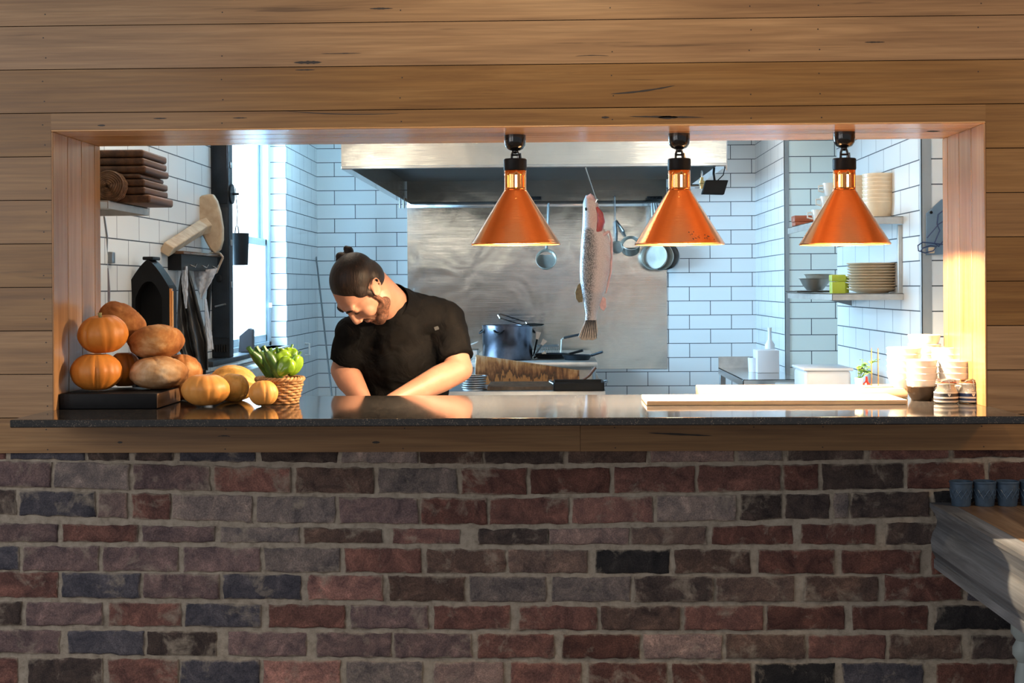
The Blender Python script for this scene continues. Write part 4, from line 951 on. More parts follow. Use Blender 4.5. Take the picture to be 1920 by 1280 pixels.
# iron cabinet on a stone ledge at the window
t = thing('stone_ledge', 'dark stone ledge along the wall at the foot of the window', 'ledge', (KL, 2.95, 1.04))
lx = at(399, 675, 2.51).x-KL
MB().rbox((.001, -.48, 0), (.10, .62, .026), .004).build('slab', M['iron'], t)
MB().rbox((.13, -.48, -.05), (.14, .8, -.03), .003).build('edge', M['steel_w'], t) if False else None
t = thing('iron_cabinet', 'tall narrow blue black iron cabinet with vent slots, left of the window', 'cabinet', (KL, 2.86, 1.0665))
xc = at(430, 500, 2.86).x-KL; hc = 1.55
MB().rbox((.001, 0, 0), (xc, .085, hc), .004).build('case', M['iron'], t)
b = MB(); b.rbox((.008, -.006, .1), (xc-.006, 0, .75), .003); b.rbox((.008, -.006, .77), (xc-.006, 0, hc-.02), .003); d_ = b.build('door', M['iron'], t)
b = MB(); b.tube([(.02, -.012, .255), (.05, -.014, .262), (.075, -.014, .268)], .005, 8); b.build('latch_bar', M['steel_d'], d_)
b = MB()
for i in range(6): b.tube([(.014+.0125*i, -.0075, .03), (.014+.0125*i, -.0075, .065)], .0038, 8)
b.build('vent_slots', M['black'], t)
b = MB(); b.tube([(.04, -.012, .46), (.04, -.014, .41)], .002, 6); b.ell((.04, -.014, .395), (.016, .006, .02), seg=12, ring=8); b.build('key', M['black'], t)
for zz in (.35, .56, .95): MB().rbox((xc, .02, zz), (xc+.006, .06, zz+.03), .002).build('hinge', M['steel_d'], t)
b = MB(); b.lathe([(.001, 0), (.05, 0), (.05, .006), (.001, .006)], 28, 0, (xc+.004, .045, .82), axis=(1, 0, 0)); b.tube([(xc+.008, .045, .82), (xc+.04, .045, .82)], .006, 8); b.build('round_knob', M['iron'], t)
p = at(449.5, 467, 3.3)
t = thing('hanging_bucket', 'small black bucket hanging on a chain in front of the window', 'bucket', tuple(p))
s = pxm(3.3); R, H2 = 17.5/s, 30/s
MB().lathe([(R*.86, -H2), (R*1.0, H2), (R*.985, H2), (R*.84, -H2+.004), (.001, -H2+.004), (.001, -H2)], 36).build('body', M['black'], t)
q = at(441, 352, 3.2)-p
b = MB(); b.tube([(-R*.5, 0, H2), (-R*.45, 0, H2+.03), (-R*.3, 0, H2+.045), (-R*.15, 0, H2+.03), (-R*.1, 0, H2)], .003, 8); b.tube([(-R*.3, 0, H2+.045), q*.5+Vector((0, 0, .04)), q], .0022, 6); b.build('chain', M['black'], t)
p = at(460, 660, 3.42)
t = thing('knife_block', 'dark slanted block standing on the ledge against the bright window', 'block', (p.x, 3.42, 1.0665))
q = [((at(a, c, 3.42)-p).x, at(a, c, 3.42).z-1.0665) for a, c in ((447, 660), (448, 630), (466, 615), (473, 618), (473, 660))]
q = [(x, max(0, z)) for x, z in q]; MB().prism(q, 0, .06, 'xz').build('block', plain('slate_block', (.06,.055,.06,1), .5), t, bevel=.003)
p = at(572, 655, 5.5); hx = KL
t = thing('grab_bar', 'short pale handle fixed upright on the tiles right of the window', 'handle', (KL, at(572, 655, 5.55).y, p.z))
MB().tube([(0, 0, .04), (.03, 0, .04), (.03, 0, -.04), (0, 0, -.04)], .007, 8).build('grip', M['white'], t)
T0 = at(593, 482, 6.03); B0 = at(646, 955, 4.80)
t = thing('steel_rod', 'thin dark rod leaning into the far left corner of the tiles', 'rod', tuple(B0)); MB().tube([(0, 0, 0), T0-B0], .006, 8).build('rod', M['steel_d'], t)
# ================================================================== HOOD, SPLASHBACK
HY = 3.0; h0, h1 = at(640, 316, HY), at(1362, 311, HY); hz = (h0.z+h1.z)/2
t = thing('extractor_hood', 'long stainless extractor hood with a dark underside over the range', 'hood', ((h0.x+h1.x)/2, HY, hz))
hw = (h1.x-h0.x)/2; dep = KB-HY-.006; top = KC-hz-.002
b = MB(); b.box((-hw, 0, .012), (hw, .012, top)); b.build('front_panel', M['steel'], t, uv='v', smooth=0)
MB().box((-hw, -.004, 0), (hw, .02, .014)).build('bottom_lip', M['steel_p'], t, bevel=.002, smooth=0)
for s_ in (-1, 1):
    MB().box((s_*hw-(.012 if s_ > 0 else 0), .012, .0), (s_*hw+(0 if s_ > 0 else .012), dep, top)).build('side_panel', M['steel'], t, uv='v', smooth=0)
    MB().box((s_*hw-(.05 if s_ > 0 else 0), .02, -.002), (s_*hw+(0 if s_ > 0 else .05), dep, .02)).build('gutter', M['steel_p'], t, smooth=0)
MB().box((-hw+.013, .013, .165), (hw-.013, dep, .18)).build('filter_bank', plain('dark_hood_filter', (.012,.009,.008,1), .5, 0), t, smooth=0)  # filters in an even near-black brown
b = MB(); b.box((-hw+.02, .9, .125), (hw-.02, .93, .164)); b.build('inner_rail', plain('dark_inner_trim', (.03,.022,.018,1), .35, .3), t, smooth=0)
b = MB(); b.rbox((hw-.03, -.012, .22), (hw-.012, 0, .24), .003); b.rbox((hw+.001, .05, -.02), (hw+.012, .07, .3), .002); b.build('catch', M['steel_p'], t)
s0, s1 = at(764, 500, KB-.01), at(1250, 500, KB-.01); sz0 = at(1000, 692, KB-.01).z
t = thing('splashback', 'big stained stainless steel splashback panel behind the range', 'splashback', ((s0.x+s1.x)/2, KB-.002, sz0))
hw2 = (s1.x-s0.x)/2
MB().box((-hw2, -.006, 0), (hw2, 0, hz-sz0+.17)).build('sheet', M['steel'], t, uv='v', smooth=0)
rz = hz-.01
t = thing('pan_rail', 'steel hanging rail along the top of the splashback', 'rail', ((s0.x+s1.x)/2, KB-.03, rz))
b = MB(); b.rbox((-hw2, -.006, -.02), (hw2, .0, .022), .002); b.build('bar', M['steel_p'], t)
b = MB()
for x in (-hw2+.02, 0, hw2-.02): b.box((x-.012, 0, -.015), (x+.012, .021, .015))
b.build('fixing', M['steel_d'], t, smooth=0)
# ---- hanging pans on the rail
PY = KB-.07
def hang_pan(name, label, cat, px, py, r_px, hx_, hy_, depth=.08, tilt=0.2, yaw=0, mat='pansteel', Y=PY, group='pans hanging on the rail'):
    c = at(px, py, Y); top = at(hx_, hy_, Y); s = pxm(Y); R = r_px/s
    t = thing(name, label, cat, tuple(c), 0, group)
    ax = Vector((math.sin(yaw), -math.cos(yaw)*math.cos(tilt), math.sin(tilt))).normalized()
    MB().lathe([(.001, -depth), (R*.88, -depth), (R*.94, -depth+.006), (R*.98, -.004), (R*1.03, 0), (R*1.0, .002), (R*.95, -.004), (R*.90, -depth+.008), (.001, -depth+.006)], 40, 0, axis=ax).build('pan', M[mat], t, smooth=40)
    d = (top-c); u = Vector((d.x, 0, d.z)).normalized(); a0 = u*R*.98-ax*.012
    MB().tube([a0, a0+u*.02+Vector((0, -.012, 0)), d*.5+Vector((0, -.02, 0)), d-u*.01], [.006, .008, .010, .007], 8).build('handle', M['steel_d' if mat == 'pansteel' else mat], t)
    return t
hang_pan('saucepan', 'small bright saucepan hanging alone behind the left copper lamp', 'saucepan', 1024, 485, 19, 1029, 378, .06, .25)
hang_pan('saucepan', 'deep saucepan hanging tilted right of the fish', 'saucepan', 1183, 455, 18, 1154, 411, .075, .75)
hang_pan('frying_pan', 'front pan of the three nested behind the middle copper lamp', 'pan', 1226, 480, 25, 1222, 378, .05, .1, -.35, Y=PY-.1)
hang_pan('frying_pan', 'second pan of the three nested behind the middle copper lamp', 'pan', 1238, 481, 25, 1226, 378, .05, .1, -.35, Y=PY-.05)
hang_pan('frying_pan', 'last pan of the three nested behind the middle copper lamp', 'pan', 1249, 480, 25, 1230, 378, .05, .1, -.35, 'steel_d', Y=PY)
hang_pan('ladle', 'round ladle hanging directly behind the right side of the fish', 'ladle', 1157, 463, 12, 1154, 411, .03, .2, Y=PY-.02)
c = at(1154, 411, PY); t = thing('hook', 'long thin steel hook holding the tilted saucepan', 'hook', tuple(c)); q = at(1153, 370, PY)-c
MB().tube([(-.004, -.02, .01), (0, -.02, -.004), (0, 0, .0), q*.6, q, q+Vector((0, .03, .012)), q+Vector((0, .05, -.004))], .003, 6).build('wire', M['steel_d'], t)
c = at(1226, 371, PY-.02); t = thing('hook_strip', 'short black strip of pegs on the pan rail by the middle lamp', 'hook', tuple(c))
MB().rbox((-.05, -.008, -.012), (.06, .008, .012), .003).build('strip', M['black'], t)
b = MB()
for i in range(4): b.tube([(-.035+.027*i, -.008, 0), (-.035+.027*i, -.03, .004)], .004, 6)
b.build('peg', M['black'], t)
c = at(1003, 371, PY); t = thing('hook_strip', 'short black bracket on the rail beside the left copper lamp', 'hook', tuple(c)); MB().rbox((-.035, -.012, -.012), (.045, .04, .010), .003).build('strip', M['black'], t)
# ---- flood lamp, gas valve
c = at(1340, 351, 3.06); t = thing('work_lamp', 'flat black square lamp hanging at the right end of the hood', 'lamp', tuple(c))
q = [tuple((at(a, d, 3.06)-c)[i] for i in (0, 2)) for a, d in ((1323, 338), (1365, 338), (1357, 365), (1315, 364))]
MB().prism(q, -.02, .03, 'xz').build('housing', M['black'], t, bevel=.004)
b = MB(); b.tube([(0, .0, .034), (-.005, .0, .07), (.0, .02, .1)], .006, 8); b.build('arm', M['black'], t)
q = [at(a, d, 3.04)-c for a, d in ((1346, 338), (1356, 328), (1359, 315), (1358, 305))]; MB().tube(q, .003, 6).build('cable', M['black'], t)
c = at(1316, 343, 3.3); t = thing('gas_valve', 'small brass valve under the right end of the hood', 'valve', tuple(c)); b = MB(); b.lathe([(.001, -.03), (.011, -.03), (.011, -.005), (.015, 0), (.015, .012), (.009, .014), (.009, .03), (.001, .03)], 16); b.build('body', plain('brass', (.52,.34,.14,1), .3, 1), t)
MB().tube([(-.06, 0, -.012), (-.015, 0, -.012)], .006, 8).build('spout', M['steel_p'], t); MB().tube([(0, 0, .028), (0, 0, hz-c.z)], .006, 8).build('pipe', M['steel_p'], t)
c = at(753, 385, 5.6); t = thing('drip_nozzle', 'little twin steel nozzle under the left rear corner of the hood', 'nozzle', tuple(c)); b = MB(); b.tube([(-.012, 0, .06), (-.012, 0, -.02)], .007, 8); b.tube([(.014, 0, .06), (.014, 0, -.02)], .007, 8); b.rbox((-.02, -.008, .055), (.022, .008, .065), .002); b.build('nozzles', M['steel_d'], t)
# ================================================================== RANGE
RZ = .838; RY = 3.62
rx0, rx1 = at(700, 720, RY).x, at(1136, 720, RY).x
t = thing('cooking_range', 'stainless cooking range with a raised rear shelf under the hood', 'range', ((rx0+rx1)/2, RY, 0)); hw = (rx1-rx0)/2
MB().rbox((-hw, 0, .08), (hw, 2.3, RZ), .006).build('body', M['steel_d'], t)
MB().box((-hw+.04, .06, 0), (hw-.04, 2.25, .08)).build('plinth', M['black'], t, smooth=0)
c0, c1 = at(880, 680, 4.35), at(1120, 680, 4.35); zs_ = at(950, 674, 4.62).z
ox_ = (rx0+rx1)/2
MB().rbox((c0.x-ox_, 4.3-RY, zs_-.03), (c1.x-ox_, 5.9-RY, zs_), .004).build('rear_shelf', M['steel_w'], t)
b = MB(); b.box((c0.x-ox_+.02, 4.5-RY, RZ-.002), (c1.x-ox_-.03, 5.85-RY, zs_-.03)); b.build('rear_riser', M['steel_w'], t, smooth=0)
b = MB()
for x in (c0.x-ox_+.04, c1.x-ox_-.02): b.tube([(x, 4.34-RY, RZ), (x, 4.34-RY, zs_-.03)], .008, 8)
b.build('shelf_post', M['steel_d'], t)
b = MB(); g0, g1 = at(915, 735, 3.75).x-ox_, at(1040, 735, 3.75).x-ox_
for i in range(14): y = .06+i*.035; b.box((g0, y, RZ), (g1, y+.010, RZ+.020))
for x in (g0, (g0+g1)/2, g1-.01): b.box((x, .05, RZ), (x+.01, .53, RZ+.018))
b.build('grate', plain('burnt_iron_grate', (.09,.06,.04,1), .6, .4, var=.5), t, smooth=0)
# heat stained guard
Y = 4.12; P4 = [at(*q, Y) for q in ((892, 667), (1086, 696), (1087, 722), (890, 722))]; p = (P4[2]+P4[3])/2
t = thing('heat_guard', 'heat stained brown steel guard plate sloping down across the range', 'guard', (p.x, Y, RZ+.0005))
dz = RZ+.0005
poly = [(P4[0].x-p.x, P4[0].z-dz), (P4[1].x-p.x, P4[1].z-dz), (P4[2].x-p.x, 0), (P4[3].x-p.x, 0)]
MB().prism(poly, 0, .012, 'xz').build('plate', M['heat'], t, bevel=.003)
b = MB(); b.tube([(poly[0][0], .006, poly[0][1]), (poly[1][0], .006, poly[1][1])], .007, 8); b.build('rolled_edge', M['heat'], t)
# stock pot
Y = 4.62; p = at(951.5, 640, Y); s = pxm(Y); R = 47/s; zb = zs_+.0006; H = at(951, 609, Y).z-zb
t = thing('stock_pot', 'large dull steel stock pot on the rear shelf of the range', 'pot', (p.x, Y, zb), 0)
MB().lathe([(.001, 0), (R*.96, 0), (R, .008), (R, H-.006), (R*1.03, H-.004), (R*1.03, H), (R*.97, H), (R*.96, .01), (.001, .01)], 56).build('body', steel('burnt_pot_steel', (.17,.18,.23,1), .25, 0, .6), t, smooth=40)
for a in (PI*1.08, PI*1.40, PI*.1):
    b = MB(); pts = []
    for k in range(9):
        u = k/8; aa = a+(u-.5)*.42; rr_ = R*(1.0+.14*math.sin(PI*u)); pts.append((rr_*math.cos(aa), rr_*math.sin(aa), H*.86-.02*math.sin(PI*u)))
    b.tube(pts, .005, 8); b.build('handle', M['black'], t)
q0, q1 = at(985, 607, Y-.05)-Vector((p.x, Y, zb)), at(937, 592, Y-.1)-Vector((p.x, Y, zb))
t = thing('skimmer', 'steel skimmer resting across the rim of the stock pot, handle up to the left', 'skimmer', (p.x, Y, zb))
dv = (q1-q0).normalized(); sd = Vector((0, .016, .012))
b = MB(); b.tube([q0-sd*.4+Vector((.01, 0, -.004)), q0-sd, q1-sd, q1+dv*.012, q1+sd, q0+sd, q0+sd*.4+Vector((.01, 0, -.004))], .0035, 8); b.build('wire_handle', M['steel_p'], t)
MB().ell(q0+Vector((.05, .03, -.006)), (.07, .06, .012), None, 28, 10).build('dish', M['steel_p'], t)
# utensils right of the pot
def spat(label, a, c_, Y, col):
    A, B_ = at(*a, Y), at(*c_, Y); t = thing('spatula', label, 'spatula', tuple(A), 0, 'spatulas beside the stock pot'); d = B_-A
    MB().tube([(0, 0, 0), d*.7], .006, 8).build('handle', M[col], t); u = d.normalized(); x = u.cross(Vector((0, 1, 0)))
    MB().add([d*.68-x*.008, d*.68+x*.008, d+x*.016, d-x*.016, d*.68-x*.008+Vector((0, .004, 0)), d*.68+x*.008+Vector((0, .004, 0)), d+x*.016+Vector((0, .004, 0)), d-x*.016+Vector((0, .004, 0))], [(0,1,2,3), (7,6,5,4), (0,4,5,1), (1,5,6,2), (2,6,7,3), (3,7,4,0)]).build('blade', M['steel_p'], t)
spat('spatula with a black blade standing highest beside the stock pot', (1000, 668), (1010, 622), 4.75, 'black')
spat('bright spatula leaning right, below the black one', (1001, 668), (1022, 637), 4.72, 'steel_d')
spat('lowest spatula lying nearly flat beside the stock pot', (1000, 671), (1024, 661), 4.68, 'black')
t = thing('fry_basket', 'wire fry basket with a black handle standing at the back of the range', 'basket', tuple(at(1030, 671, 5.3)))
o = at(1030, 671, 5.3); A = at(1006, 649, 5.3)-o; Bq = at(1047, 649, 5.3)-o; b = MB()
x0, x1, zt_ = A.x, Bq.x, A.z
for y in (0, .2):
    b.tube([(x0, y, zt_), (x1, y, zt_)], .004, 6)
    for i in range(13): x = x0+(x1-x0)*i/12; b.tube([(x, y, zt_), (x, y, .004)], .0014, 5)
    for i in range(5): z = .004+zt_*i/5; b.tube([(x0, y, z), (x1, y, z)], .0014, 5)
b.tube([(x0, 0, zt_), (x0, .2, zt_)], .004, 6); b.tube([(x1, 0, zt_), (x1, .2, zt_)], .004, 6); b.build('mesh', M['steel_d'], t)
q = at(1051, 671, 5.28)-o; q1 = at(1053, 636, 5.28)-o; q2 = at(1058, 633, 5.2)-o; q3 = at(1086, 627, 5.1)-o
MB().tube([q, q1, q2], .005, 8).build('stem', M['steel_w'], t); MB().tube([q2, q3], .008, 8).build('handle', M['black'], t)
def flat_pan(label, px, py, Y, rpx, mat='iron'):
    p = at(px, py, Y); s = pxm(Y); R = rpx/s; t = thing('frying_pan', label, 'pan', (p.x, Y, zs_+.0006), 0, 'black pans on the rear shelf')
    MB().lathe([(.001, 0), (R*.8, 0), (R, .03), (R*.98, .03), (R*.78, .004), (.001, .004)], 40).build('pan', M[mat], t); MB().tube([(R*.95, -.0, .026), (R*1.7, -.03, .05)], .008, 8).build('handle', M[mat], t)
flat_pan('black frying pan lying behind the heat guard, nearer the stock pot', 1035, 675, 4.75, 34)
flat_pan('black frying pan lying at the right end of the rear shelf', 1082, 678, 4.55, 28)
t = thing('roasting_tray', 'black roasting tray at the right front of the range', 'tray', tuple(on(1084, 3.7, RZ+.0006))); hw = 47/pxm(3.7)
b = MB(); b.box((-hw, -.1, 0), (hw, .18, .006)); 
for q in (((-hw, -.1), (hw, -.092)), ((-hw, .172), (hw, .18)), ((-hw, -.1), (-hw+.008, .18)), ((hw-.008, -.1), (hw, .18))): b.box((q[0][0], q[0][1], 0), (q[1][0], q[1][1], .045))
b.build('pan', M['black'], t, bevel=.003); 
for s_ in (-1, 1): MB().tube([(s_*hw, -.04, .035), (s_*(hw+.02), -.02, .045), (s_*(hw+.02), .08, .045), (s_*hw, .1, .035)], .005, 8).build('handle', M['steel_d'], t)
p = on(1093, 4.25, RZ+.001); q = at(1116, 693, 4.25)-at(1093, 722, 4.25)
t = thing('brush', 'wooden handled brush leaning up at the right end of the range', 'brush', tuple(p)); 
MB().rbox((-.03, -.014, 0), (.03, .014, .02), .004).build('bristles', M['iron'], t); MB().tube([(0, 0, .018), q*.5, q], .009, 10).build('handle', plain('reddish_wood', (.12,.045,.022,1), .5), t)
y0 = 3.72; pw = 22/pxm(y0); p = on(889, y0, RZ)
src = None
for i in range(7):
    lab = f'thin dark rimmed steel dish, {ORD[6-i]} of the pile at the chef elbow'
    if src is None:
        t = thing('steel_dish', lab, 'dish', (p.x, y0, RZ+.0006), 0, 'steel dishes piled on the range'); src = t
        MB().lathe([(.001, .004), (pw*.7, .004), (pw*.85, .001), (pw, .001), (pw, .006), (pw*.86, .008), (pw*.6, .0095), (.001, .0105)], 36).build('disc', M['steel_p'], t); MB().lathe([(pw*.985, 0), (pw*1.02, 0), (pw*1.02, .0055), (pw*.985, .0055)], 36, closed_prof=True).build('rim', M['steel_d'], t)
    else: dup(src, (p.x+random.uniform(-.006, .006), y0+random.uniform(-.006, .006), RZ+.0006+.0125*i), (0, 0, i), lab)
# steel insert left of the pot
Y = 4.8; p = at(884, 690, Y)
t = thing('steel_insert', 'deep steel food insert with a propped lid between the chef and the stock pot', 'container', (p.x, Y, zs_+.0006)); hz_ = at(884, 655, Y).z-zs_
b = MB(); b.rbox((-.08, -.1, 0), (.045, .1, hz_), .008); b.build('tub', M['steel_w'], t)
b = MB(); b.add([(-.08, -.1, hz_+.002), (.04, -.1, hz_+.045), (.04, .1, hz_+.045), (-.08, .1, hz_+.002), (-.08, -.1, hz_+.006), (.04, -.1, hz_+.049), (.04, .1, hz_+.049), (-.08, .1, hz_+.006)], [(0,3,2,1), (4,5,6,7), (0,1,5,4), (1,2,6,5), (2,3,7,6), (3,0,4,7)]); b.build('lid', M['steel_w'], t)
# ================================================================== FISH
FY = 3.06; L = [(1098,367),(1093,380),(1093,400),(1092,425),(1090,450),(1088,480),(1087,505),(1088,530),(1091,550),(1095,570),(1098,588),(1097,600)]
Rr = [(1110,366),(1121,380),(1127,400),(1131,425),(1144,450),(1146,480),(1142,510),(1137,535),(1131,555),(1124,572),(1119,588),(1118,600)]
p = at(1108, 366, FY)
t = thing('fish', 'large silver fish with an open belly hung by its jaw on a hook', 'fish', tuple(p))
b = MB(); vs = []; cs = []; SEG = 40; NR = 44
def pick(ps, y):
    for i in range(len(ps)-1):
        if y <= ps[i+1][1] or i == len(ps)-2: k = (y-ps[i][1])/(ps[i+1][1]-ps[i][1]); return ps[i][0]+(ps[i+1][0]-ps[i][0])*k
SIL, DRK, PNK, WHT = (.50,.58,.68), (.12,.115,.11), (.58,.28,.21), (.62,.43,.35)
for i in range(NR):
    y = 366+(600-366)*i/(NR-1); l, r = at(pick(L, y), y, FY)-p, at(pick(Rr, y), y, FY)-p
    c = (l+r)/2; hw = (r-l).length/2; th = min(hw*.62, .036)*(.6 if i < 2 else 1)
    for k in range(SEG):
        a = 2*PI*k/SEG; q = c+Vector((hw*math.copysign(abs(math.cos(a))**.85, math.cos(a)), th*math.sin(a), 0)); vs.append(q)
        u = .5-.5*math.cos(a)     # 0 at the right (belly), 1 at the back
        v = (y-366)/234; n1 = .5+.5*fbm((q.x*30, q.y*30, q.z*30), 1, 2)
        def mix(A, B_, f): f = max(0, min(1, f)); return tuple(A[j]+(B_[j]-A[j])*f for j in range(3))
        # u grows towards the back
        col = mix(WHT, PNK, (n1-.45)*1.1+(.12-u)*1.5)
        back = max(0, min(1, (u-.46+.06*n1)*6)); sc_ = back*(1 if v > .26 else .2)
        col = mix(col, DRK, back*(.55+.4*n1)); col = mix(col, SIL, (u-.84)*7)
        if v < .27: col = mix(mix(PNK, WHT, .3+n1*.6), SIL, (u-.62)*6)
        if .78 < v: col = mix(col, (.42,.36,.33), .45)
        cs.append(col+(max(.12, sc_),))
fs = [(i*SEG+k, i*SEG+(k+1) % SEG, (i+1)*SEG+(k+1) % SEG, (i+1)*SEG+k) for i in range(NR-1) for k in range(SEG)]+[tuple(range(SEG-1, -1, -1)), tuple((NR-1)*SEG+k for k in range(SEG))]
b.add(vs, fs, 0, cs)
m, nt, bb = newmat('scaled_fish_skin'); a_ = N(nt, 'ShaderNodeVertexColor', layer_name='tint'); vec = mapping(nt, (190, 190, 150))
vo = N(nt, 'ShaderNodeTexVoronoi'); nt.links.new(vec, vo.inputs['Vector']); vo.inputs['Scale'].default_value = 1
rr_ = ramp(nt, vo.outputs['Distance'], [(.15, (1.5,1.5,1.5,1)), (.42, (1.1,1.1,1.1,1)), (.62, (.45,.45,.45,1))]).outputs[0]
nt.links.new(mixc(nt, a_.outputs['Alpha'], a_.outputs[0], mixc(nt, 1.0, a_.outputs[0], rr_, 'MULTIPLY')), bb.inputs['Base Color']); bb.inputs['Roughness'].default_value = .28; bump(nt, bb, vo.outputs['Distance'], .4, .004)
M['fishskin'] = m
b.build('body', m, t, smooth=70, fix=False)
M['gill'] = plain('raw_red_flesh', (.42,.05,.04,1), .3, var=.3, vscale=40); M['pinkflesh'] = plain('pink_flesh', (.72,.38,.32,1), .35, var=.2, vscale=40); M['fin'] = plain('olive_brown_fin', (.20,.14,.06,1), .45, var=.5, vscale=60); M['tailfin'] = plain('greyish_tail_fin', (.34,.26,.20,1), .4, var=.4, vscale=60)
def fpoly(name, pts, d0, d1, mat, bev=.0015):
    q = [tuple((at(a, c, FY)-p)[i] for i in (0, 2)) for a, c in pts]; return MB().prism(q, d0, d1, 'xz').build(name, M[mat], t, bevel=bev)
b = MB(); q = [at(a, c, FY-.022)-p for a, c in ((1119, 388), (1125, 400), (1127, 415), (1123, 430), (1112, 440))]; b.tube(q, [.006, .016, .021, .018, .008], 12); b.build('gills', M['gill'], t)
b = MB(); q = [at(a, c, FY)-p for a, c in ((1142, 432), (1147, 450), (1147, 480), (1145, 510), (1140, 535), (1136, 550))]; b.tube(q, [.004, .0065, .006, .0055, .005, .003], 10); b.build('belly_edge', M['pinkflesh'], t)
b = MB(); q = [at(a, c, FY-.02)-p for a, c in ((1112, 445), (1122, 444), (1132, 440), (1141, 434))]; b.tube(q, [.006, .010, .010, .008], 10); b.build('cut_edge', M['pinkflesh'], t)
b = MB(); q = [at(a, c, FY)-p for a, c in ((1100, 372), (1106, 369), (1112, 375), (1117, 386))]; b.tube(q, [.012, .019, .018, .010], 12); b.build('jaw', M['pinkflesh'], t)
MB().ell(at(1099, 392, FY-.02)-p, (.007, .006, .009), None, 14, 10).build('eye', M['blackg'], t)
fpoly('dorsal_fin', [(1089, 530), (1083, 534), (1078, 548), (1080, 560), (1085, 567), (1092, 566), (1093, 552)], -.004, .004, 'fin')
fpoly('anal_fin', [(1129, 555), (1136, 560), (1137, 575), (1132, 583), (1126, 578), (1124, 570)], -.004, .004, 'pinkflesh')
fpoly('tail_fin', [(1098, 596), (1118, 596), (1119, 606), (1121, 620), (1119, 634), (1112, 638), (1105, 637), (1097, 638), (1090, 637), (1084, 631), (1090, 618), (1096, 605)], -.003, .003, 'tailfin')
b = MB()
for i in range(7): u = i/6; b.tube([at(1101+14*u, 598, FY)-p+Vector((0, -.003, 0)), at(1089+30*u, 634, FY)-p+Vector((0, -.004, 0))], [.003, .0012], 6)
b.build('tail_rays', M['fishskin'], t)
c = at(1117, 372, FY-.02); q = at(1098, 314, FY-.07)-c
t = thing('meat_hook', 'thin bright hook from the hood lip holding the fish', 'hook', tuple(c)); MB().tube([(-.01, .02, -.012), (.0, 0, -.018), (.008, 0, -.004), (0, 0, 0), q*.9, q, q+Vector((0, .02, .014)), q+Vector((0, .045, .016))], .0035, 8).build('wire', M['steel_p'], t)
# ================================================================== RIGHT SIDE SHELVES
SY0, SY1 = 1.85, 2.98
def wshelf(label, yl, yb):
    a = at(1560, yl, SY0); z = at(1694, yl, SY0).z; z = (a.z+z)/2; h = (yb-yl)/pxm(SY0, 1.4); wd = NX-a.x
    t = thing('wall_shelf', label, 'shelf', (NX, SY0, z))
    b = MB(); b.box((-wd, 0, -.004), (-.001, SY1-SY0, 0)); b.box((-wd, 0, -h), (-.001, .004, 0)); b.box((-wd, 0, -h), (-wd+.004, SY1-SY0, 0)); b.build('tray', M['steel_w'], t, bevel=.001)
    b = MB(); b.prism([(-wd*.8, -.005), (-.002, -.005), (-.002, -h*2.4)], SY1-SY0-.1, SY1-SY0-.096, 'xz'); b.build('bracket', M['steel_d'], t); return z
z1 = wshelf('lower steel wall shelf on the right, with the stack of plates', 550, 562.5)
z2 = wshelf('upper steel wall shelf on the right, with the stacked bowls', 405.5, 420)
p = at(1688, 500, SY0+.03)
t = thing('shelf_post', 'pale upright post joining the two right wall shelves', 'post', (p.x, SY0+.03, z1+.0005)); MB().rbox((-.011, -.011, 0), (.011, .011, z2-z1-.036), .002).build('tube', M['steel_w'], t)
# plates
Y = 2.07; s = pxm(Y, 1.4); p = on(1637, Y, z1+.0006); R = 47.5/s; src = None; n = 10; gap = (at(1637, 489, Y).z-z1-.02)/n
for i in range(n):
    lab = f'cream plate, {ORD[n-1-i]} of the stack on the lower right shelf' if i else 'cream plate at the very bottom of the stack on the lower right shelf'
    if src is None:
        src = MB().lathe([(.001, .003), (R*.5, .003), (R*.52, 0), (R*.6, 0), (R*.64, .004), (R*.86, .012), (R*.98, .019), (R, .021), (R*.985, .0225), (R*.85, .0155), (R*.62, .0075), (.001, .0065)], 48).build('plate', M['cream'], smooth=40); o = src
    else: o = dup(src, (0, 0, 0))
    o.location = (p.x+random.uniform(-.003, .003), Y+random.uniform(-.003, .003), p.z+gap*i); tag(o, lab, 'plate', 'plates on the lower right shelf')
def lbox(label, px0, px1, py0, z, Y, dep, mat, name='box', cat='box', lid=True, group=None):
    a, c = at(px0, py0, Y), at(px1, py0, Y); w_ = c.x-a.x; h = a.z-z
    t = thing(name, label, cat, ((a.x+c.x)/2, Y, z+.0005), 0, group)
    MB().rbox((-w_/2, 0, 0), (w_/2, dep, h*.62 if lid else h), .003).build('body', M[mat], t)
    if lid: MB().rbox((-w_/2-.002, -.002, h*.64), (w_/2+.002, dep+.002, h), .004).build('lid', M[mat], t)
lbox('bright lime green box at the front of the lower right shelf, left of the plates', 1560, 1585, 515, z1, 1.93, .06, 'lime')
lbox('smaller lime green box tucked behind the bright one on the shelf', 1572, 1592, 518, z1, 2.12, .06, 'lime')
for i, (px, R_) in enumerate(((1528, 29), (1536, 27))):
    Y = 2.6; s = pxm(Y); R = R_/s; p = on(px, Y, z1+.0125+.02*i)
    t = thing('mixing_bowl', ['outer steel mixing bowl on the lower right shelf', 'inner steel mixing bowl nested in the other on the shelf'][i], 'bowl', tuple(p), 0, 'steel mixing bowls')
    MB().lathe([(.001, 0), (R*.5, 0), (R*.75, .022), (R*.95, .052), (R, .054), (R*1.02, .056), (R*.98, .057), (R*.93, .052), (R*.73, .024), (R*.48, .003), (.001, .003)], 40).build('bowl', M['pansteel'], t)
t = thing('oven_cloth', 'folded black cloth lying under the steel mixing bowls', 'cloth', tuple(on(1518, 2.45, z1+.0006)))
MB().grid(lambda u, v: ((u-.5)*.17, (v-.5)*.34, .007+.003*fbm((u*4, v*5, 1), 1, 3)), 24, 24).build('fabric', M['leather'], t, solid=.006, fix=False)
